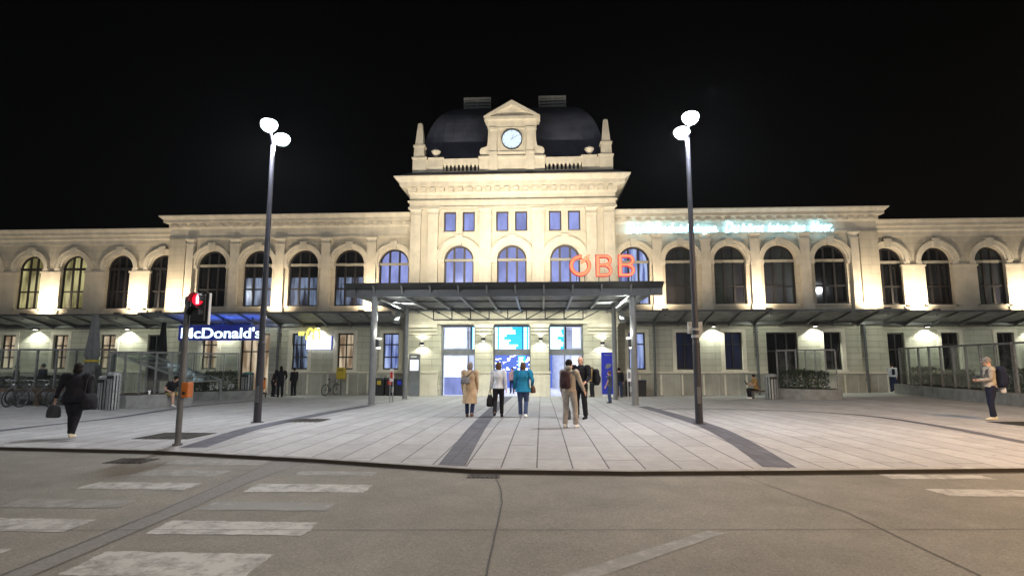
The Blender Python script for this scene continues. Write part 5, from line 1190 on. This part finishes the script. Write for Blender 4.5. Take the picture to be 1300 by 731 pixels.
    # ---- bottom
    b = MB(); b.tube(*lerp_pts([U(0, 0, -.13), U(0, 0, -.04), U(0, .0, .06)], [(hw * .85, .10 * bb), (hw + .012, .122 * bb), (hw - .004, .108 * bb)], 2), sd, 16)
    for Hh, K, F in ((hL, kl, lf), (hR, kr, rf)):
        fit = .014
        if leglen >= 1: P, Q = lerp_pts([Hh + V((0, 0, .03)), Hh - V((0, 0, .05)), K, K.lerp(F, .96)], [.09 * bb, .10 * bb, .07 + fit * .6, .056 + fit], 4)
        elif leglen > .5: P, Q = lerp_pts([Hh + V((0, 0, .03)), Hh - V((0, 0, .05)), K, K.lerp(F, leglen)], [.09 * bb, .10 * bb, .072, .062], 4)
        else: P, Q = lerp_pts([Hh + V((0, 0, .03)), Hh - V((0, 0, .05)), Hh.lerp(K, .95)], [.09 * bb, .105 * bb, .09], 4)
        b.tube(P, Q, sd, 12)
    for v in b.bm.verts: v.co += V((noise.noise(v.co * 9 + V((y, x, 0))), noise.noise(v.co * 9), 0)) * .007
    vox(b, 'trousers' if leglen > .5 else 'shorts', bottom, root, fine * 1.2, 2)
    for F, sg in ((lf, -1), (rf, 1)):
        toe = V((sg * .03, 1, 0)).normalized(); b = MB(); b.tube([F - toe * .075 + V((0, 0, -.045)), F - toe * .03 + V((0, 0, -.03)), F + toe * .06 + V((0, 0, -.035)), F + toe * .14 + V((0, 0, -.05)), F + toe * .185 + V((0, 0, -.058))], [(.03, .03), (.044, .048), (.048, .043), (.046, .028), (.03, .018)], V((1, 0, 0)), 12)
        b.tube([F + V((0, 0, .03)), F + V((0, 0, -.03))], [.048, .046], sd, 12); vox(b, 'shoe', shoes, root, .012, 2)
    # ---- hair / cap
    if hairstyle != 'bald':
        b = MB(); b.ell(Hd(0, -.03, .040), .094, .100, .104, Rh)
        if hairstyle == 'bob': b.ell(Hd(0, -.045, -.035), .100, .082, .10, Rh)
        if hairstyle == 'long': b.ell(Hd(0, -.055, -.06), .085, .06, .15, Rh)
        if hairstyle == 'bun': b.ell(Hd(0, -.12, .05), .04, .04, .04, Rh)
        for v in b.bm.verts: v.co += V((noise.noise(v.co * 25), noise.noise(v.co * 25 + V((5, 0, 0))), noise.noise(v.co * 25 + V((0, 7, 0))))) * .008
        vox(b, 'hair', hair, root, .011, 1)
    if cap:
        b = MB(); b.ell(Hd(0, -.015, .07), .09, .10, .07, Rh); b.ell(Hd(0, .10, .055), .065, .07, .012, Rh); vox(b, 'cap', cap, root, .01, 1)
    root['_lh'] = [*(root.matrix_basis @ lh)]; root['_rh'] = [*(root.matrix_basis @ rh)]
    J = dict(lh=root.matrix_basis @ lh, rh=root.matrix_basis @ rh, back=lambda a, c, d: root.matrix_basis @ U(a, c, d))
    del root['_lh'], root['_rh']
    return J
for n_, c_ in (('c_black', (.012, .012, .016)), ('c_navy', (.012, .015, .034)), ('c_tan', (.42, .31, .20)), ('c_white', (.55, .57, .62)), ('c_teal', (.015, .17, .30)), ('c_denim', (.05, .075, .16)), ('c_dkdenim', (.02, .03, .08)),
               ('c_beige', (.34, .30, .25)), ('c_stone', (.31, .28, .25)), ('c_grey', (.16, .16, .17)), ('c_dkgrey', (.05, .05, .055)), ('c_khaki', (.36, .28, .12)), ('c_brown', (.10, .05, .035)), ('c_darkhair', (.012, .009, .008)),
               ('c_greyhair', (.22, .19, .17)), ('c_brownhair', (.10, .06, .035)), ('c_red', (.25, .02, .03)), ('c_mustard', (.30, .19, .06)), ('c_whiteshoe', (.75, .75, .75)), ('c_creamshoe', (.55, .50, .38)), ('c_orange', (.6, .17, .03)), ('c_wine', (.05, .028, .032)), ('c_blueT', (.06, .07, .10)), ('c_pink', (.5, .3, .26))): cloth(n_, c_)
def shoulder_bag(label, c, rz, sx, sy, sz, m, strap=None, name='handbag'):
    """Soft bag: bulged body, flap and handle."""
    t = thing(name, label, 'bag', tuple(c), rz); b = MB()
    b.tube(*lerp_pts([Vector((0, 0, 0)), Vector((0, 0, sz * .1)), Vector((0, 0, sz * .6)), Vector((0, 0, sz))], [(sx * .42, sy * .7), (sx * .5, sy), (sx * .48, sy * .9), (sx * .36, sy * .35)], 3), (1, 0, 0), 18); b.build('body', m, t, local=True, smooth=True)
    b = MB(); pts = [(sx * .3 * math.cos(PI * i / 12), 0, sz * .97 + (strap or .14) * math.sin(PI * i / 12)) for i in range(13)]; b.tube(pts, .009, (0, 1, 0), 8); b.build('handle', 'black', t, local=True); return t
def backpack(label, c, rz, sx, sy, sz, m):
    t = thing('backpack', label, 'backpack', tuple(c), rz); b = MB()
    b.tube(*lerp_pts([Vector((0, 0, -sz / 2)), Vector((0, 0, -sz * .4)), Vector((0, 0, 0)), Vector((0, 0, sz * .38)), Vector((0, 0, sz / 2))], [(sx * .36, sy * .35), (sx * .5, sy * .55), (sx * .5, sy * .58), (sx * .44, sy * .5), (sx * .25, sy * .25)], 4), (1, 0, 0), 20); b.build('body', m, t, local=True, smooth=True)
    b = MB(); b.tube(*lerp_pts([Vector((0, -sy * .5, -sz * .33)), Vector((0, -sy * .52, -.02)), Vector((0, -sy * .45, sz * .1))], [(sx * .32, sy * .16), (sx * .36, sy * .2), (sx * .25, sy * .08)], 3), (1, 0, 0), 14); b.build('front_pocket', m, t, local=True, smooth=True)
    for sg in (-1, 1):
        b = MB(); P = [(sg * sx * .3, sy * .4, sz * .36), (sg * sx * .36, sy * .62, sz * .42), (sg * sx * .38, sy * 1.5, sz * .30), (sg * sx * .40, sy * 1.75, 0), (sg * sx * .42, sy * 1.2, -sz * .3), (sg * sx * .36, sy * .4, -sz * .4)]; b.tube(P, [(.025, .008)] * len(P), (1, 0, 0), 8); b.build('strap', 'black', t, local=True)
    return t
V = Vector
# the three women walking to the entrance
J = person('woman in a long tan coat with grey crossbody bag, walking to the entrance', -.47, 17.8, R(-4), 1.70, lf=(-.10, .10, .08), rf=(.10, -.16, .12), top='c_tan', bottom='c_dkdenim', shoes='c_brown', hair='c_greyhair', hairstyle='bob', coat=-.52, female=True, build=1.12, leglen=.92)
bg_ = shoulder_bag('grey crossbody bag on the back of the woman in the tan coat', J['back'](-.10, -.2, .10), R(10), .30, .07, .2, M['c_grey'], .03, 'crossbody_bag')
b = MB(); b.tube([J['back'](-.2, -.12, .22), J['back'](-.08, -.19, .30), J['back'](.05, -.16, .42), J['back'](.11, -.07, .50), J['back'](.12, .06, .46)], [(.016, .006)] * 5, (1, 0, 0), 8); b.build('strap', 'black', bg_)
J = person('woman in fitted white jacket and black trousers, middle of three walking to the entrance', .42, 17.87, R(-2), 1.70, lf=(-.10, -.22, .15), rf=(.09, .12, .08), top='c_white', bottom='c_black', shoes='c_black', hair='c_brownhair', hairstyle='bob', female=True, lh=(-.27, .04, .80), rh=(.26, -.06, .80), leglen=.93)
shoulder_bag('black handbag hanging from the hand of the woman in white', J['lh'] + V((-.02, -.02, -.52)), R(75), .34, .10, .36, M['c_black'], .16)
J = person('woman in a teal tunic and blue jeans, right of the three walking to the entrance', 1.18, 17.92, R(-3), 1.70, lf=(-.09, .06, .08), rf=(.09, -.12, .10), top='c_teal', bottom='c_denim', shoes='c_whiteshoe', hair='c_brownhair', hairstyle='bob', female=True, build=1.22, coat=-.16, lh=(-.30, .04, .80), rh=(.28, .08, 1.0), leglen=.95)
shoulder_bag('dark shoulder bag at the side of the woman in teal', J['rh'] + V((.03, 0, -.22)), R(80), .26, .09, .22, M['c_brown'], .4, 'shoulder_bag')
# two men talking
J = person('young man in beige sweatshirt and stone trousers facing the bald man', 2.46, 14.71, R(-28), 1.71, lf=(-.14, .0, .08), rf=(.14, .06, .08), top='c_beige', bottom='c_stone', shoes='c_whiteshoe', hair='c_darkhair', look=R(-15), hood=True, rh=(.33, .22, .92), gap=.1)
backpack('dark brown backpack worn by the young man in beige', J['back'](-.02, -.2, .26), R(-28), .29, .15, .44, M['c_wine'])
J = person('bald man in black jacket and black trousers talking with the young man', 2.95, 17.6, R(150), 1.88, lf=(-.15, .03, .08), rf=(.15, -.03, .08), top='c_black', bottom='c_black', shoes='c_black', hairstyle='bald', build=1.12, lh=(-.26, .26, 1.02), rh=(.28, .2, .98))
backpack('black rucksack on the back of the bald man', V((3.42, 17.75, 1.18)), R(100), .32, .2, .5, M['c_black'])
shoulder_bag('small black bag standing on the ground between the two men', (2.5, 17.3, gz(2.5, 17.3)), 0, .24, .12, .34, M['c_dkgrey'], .08, 'travel_bag')
# woman in black at the left
J = person('person in black coat and trousers walking near the kerb with a bag', -8.41, 12.1, R(12), 1.61, lf=(-.07, .12, .08), rf=(.07, -.14, .10), top='c_black', bottom='c_black', shoes='c_creamshoe', hair='c_darkhair', hairstyle='bob', female=True, build=1.38, coat=-.12, lh=(-.46, .05, .82), lean=.06)
shoulder_bag('dark square handbag hanging from the hand of the person in black', J['lh'] + V((-.02, 0, -.40)), R(5), .30, .09, .26, M['c_dkgrey'], .13)
shoulder_bag('bulky black shoulder bag on the person in black', V((-7.98, 11.98, .62)), R(70), .34, .13, .34, M['c_black'], .4, 'shoulder_bag')
# man with the big backpack at the right
J = person('man in grey cap looking at his phone, wearing a big backpack', 14.99, 17.72, R(72), 1.82, lf=(-.12, .05, .08), rf=(.12, -.06, .08), top='c_beige', bottom='c_navy', shoes='c_creamshoe', hair='c_greyhair', cap='c_grey', lh=(-.06, .27, 1.10), rh=(.10, .26, 1.10), nod=R(22), build=1.05)
backpack('big dark blue backpack worn by the man in the grey cap', J['back'](0, -.27, .24), R(72), .36, .26, .62, M['c_navy'])
shoulder_bag('white plastic bag hanging below the big backpack', J['back'](.05, -.28, -.22), R(72), .24, .09, .22, M['c_white'], .1, 'plastic_bag')
t = thing('smartphone', 'small dark phone held by the man in the grey cap', 'phone', tuple((J['lh'] + J['rh']) / 2 + V((-.08, 0, .06))), R(72)); b = MB(); b.obox((0, 0, 0), V((1, 0, 0)), V((0, .8, .6)), V((0, -.6, .8)), .036, .075, .004); b.build('body', 'black', t, local=True); b = MB(); b.obox((0, -.004, .006), V((1, 0, 0)), V((0, .8, .6)), V((0, -.6, .8)), .032, .068, .001); b.build('screen', 'bluewin', t, local=True)
# far standing people
person('young person in dark tee shirt and blue jeans standing before the blue pillar', 4.88, 26.6, R(70), 1.46, top='c_blueT', sleeve=.55, bottom='c_denim', shoes='c_dkgrey', hair='c_brownhair', fine=.013, lh=(-.2, .18, .9))
J = person('man in dark jacket and jeans behind the right canopy post', 6.12, 32.7, R(-10), 1.66, top='c_black', bottom='c_dkdenim', shoes='c_dkgrey', hair='c_darkhair', fine=.014)
person('person in mustard top and black trousers waiting left of the blue pillar', 4.66, 33.2, R(120), 1.69, top='c_mustard', sleeve=.6, bottom='c_black', shoes='c_black', hair='c_brownhair', hairstyle='short', fine=.014, lh=(-.12, .25, 1.15), rh=(.16, .22, 1.12))
person('person in pale pink top standing inside the hall between the walking women', -.12, 37.0, R(160), 1.62, z=-.34, top='c_pink', bottom='c_dkdenim', hair='c_darkhair', fine=.016, female=True)
J = person('person in white shirt and dark jeans walking into the dark doorway at the right wing', 22.6, 35.3, R(-8), 1.66, z=gz(22.6, 35.3), top='c_white', bottom='c_dkdenim', hair='c_darkhair', fine=.016, rf=(.1, -.15, .1))
backpack('thin dark backpack on the person in the white shirt', J['back'](0, -.16, .26), R(-8), .16, .1, .36, M['c_navy'])
# seated figures
J = person('young man in black top and khaki shorts sitting on the low wall', -13.28, 22.62, R(-112), 1.72, z=gz(-13, 22), hip=.58, lf=(-.16, .42, .08), rf=(.14, .46, .08), top='c_black', bottom='c_khaki', shoes='c_whiteshoe', leglen=.45, hair='c_darkhair', lean=.55, lh=(-.24, .34, .62), rh=(.22, .36, .62), nod=.3, sleeve=.6)
t = thing('paper_cup', 'white paper cup on the low wall beside the seated young man', 'cup', (-13.75, 22.1, zA + .5)); b = MB(); b.lathe((0, 0, 0), [(.035, 0), (.048, .14), (.045, .145)], 16); b.build('cup', 'white', t, local=True); b = MB(); b.lathe((0, 0, 0), [(.05, .143), (.05, .158), (.03, .163)], 16); b.build('lid', 'white', t, local=True)
J = person('person in mustard top sitting beside the right planter looking at a tablet', 13.05, 31.0, R(95), 1.72, z=gz(13, 31), hip=.52, lf=(-.14, .40, .08), rf=(.12, .36, .08), top='c_mustard', bottom='c_black', shoes='c_whiteshoe', hair='c_darkhair', lean=.15, lh=(-.14, .42, .80), rh=(.14, .42, .80), nod=.25, sleeve=.5)
t = thing('tablet', 'dark tablet held by the seated person at the right planter', 'tablet', tuple((J['lh'] + J['rh']) / 2 + V((-.12, 0, .05))), R(95)); b = MB(); b.obox((0, 0, 0), V((1, 0, 0)), V((0, .5, .86)), V((0, -.86, .5)), .085, .12, .005); b.build('body', 'black', t, local=True); b = MB(); b.obox((0, -.007, .004), V((1, 0, 0)), V((0, .5, .86)), V((0, -.86, .5)), .078, .11, .001); b.build('screen', 'navywin', t, local=True)
t = thing('bench', 'low dark bench under the seated person at the right planter', 'bench', (13.1, 31.05, gz(13, 31))); g = gz(13, 31); b = MB(); b.box(12.75, 13.75, 30.8, 31.3, g + .36, g + .43); b.build('seat', 'brownwood', t)
for x in (12.85, 13.65): b = MB(); b.box(x - .04, x + .04, 30.85, 31.25, g, g + .358); b.build('leg', 'steel', t)
# dark group left
person('tall person in black hooded jacket, middle of the dark group by the left wing', -12.85, 31.6, R(40), 1.72, top='c_black', bottom='c_black', hair='c_darkhair', fine=.014, build=1.15, hood=True, lh=(-.3, .3, .95), rh=(.33, .25, 1.0))
person('person in black standing apart at the right of the dark group', -13.05, 33.8, R(60), 1.66, top='c_black', bottom='c_black', hair='c_darkhair', fine=.014)
person('person in dark red jacket at the left of the dark group', -13.6, 32.3, R(-40), 1.55, top='c_wine', bottom='c_black', hair='c_darkhair', fine=.014, hairstyle='long', lean=.25, female=True)
person('dark haired person standing behind the bicycles at the left edge', -24.6, 27.6, R(-60), 1.74, top='c_black', bottom='c_dkdenim', hair='c_darkhair', fine=.016)
person('person in dark blue jacket behind the left planter hedge', -23.4, 27.8, R(100), 1.80, top='c_navy', bottom='c_navy', hair='c_darkhair', fine=.016)
person('person in dark red top behind the planter at the right edge', 25.6, 27.2, R(90), 1.72, top='c_red', bottom='c_black', hair='c_darkhair', fine=.016)
# pushchair
t = thing('pushchair', 'pushchair with orange seat in front of the dark group', 'pushchair', (-13.75, 31.2, gz(-13.7, 31.2)), R(25))
b = MB()
for sg in (-1, 1): b.tube([(sg * .24, .45, 1.02), (sg * .24, .2, .62), (sg * .24, -.42, .12)], .014, n=8); b.tube([(sg * .24, .38, .12), (sg * .24, -.05, .62), (sg * .24, .1, .45)], .014, n=8)
b.tube([(-.24, .45, 1.02), (.24, .45, 1.02)], .016, n=8); b.build('frame', 'steel', t, local=True)
b = MB(); b.obox((0, -.02, .5), V((1, 0, 0)), V((0, 1, -.1)), V((0, .1, 1)), .21, .2, .04); b.obox((0, .2, .74), V((1, 0, 0)), V((0, .4, 1)).normalized(), V((0, -1, .4)).normalized(), .21, .26, .03); b.build('seat', 'c_orange', t, local=True, bev=.02) if False else b.build('seat', M['c_orange'], t, local=True, bev=.02)
b = MB(); b.ring(0, 0, .2, .23, R(10), R(100), -.2, .2, 10); o = b.build('hood', M['c_black'], t, local=True); o.rotation_euler = (0, 0, PI / 2); o.location = (0, .2, .85)
for sg in (-1, 1):
    for yy in (-.42, .38): b = MB(); b.tube([(sg * .24 - .02, yy, .12), (sg * .24 + .02, yy, .12)], .12, (0, 1, 0), 16); b.build('wheel', 'rubber', t, local=True)

# ------------------------------------------------------------------ turn text and remeshed bodies into plain meshes
bpy.context.view_layer.update()
dg = bpy.context.evaluated_depsgraph_get()
new = []
for o, wd in FINAL: new.append((o, wd, bpy.data.meshes.new_from_object(o.evaluated_get(dg))))
for o, wd, me in new:
    if o.type == 'FONT':
        if wd:
            xs = [v.co.x for v in me.vertices]; k = wd / (max(xs) - min(xs)); x0 = min(xs)
            for v in me.vertices: v.co.x = (v.co.x - x0) * k
        n = bpy.data.objects.new('tmp', me); COL.objects.link(n); n.parent = o.parent; n.matrix_parent_inverse = o.matrix_parent_inverse; n.location = o.location; n.rotation_euler = o.rotation_euler
        nm = o.name; bpy.data.objects.remove(o); n.name = nm
    else:
        o.modifiers.clear(); o.data = me
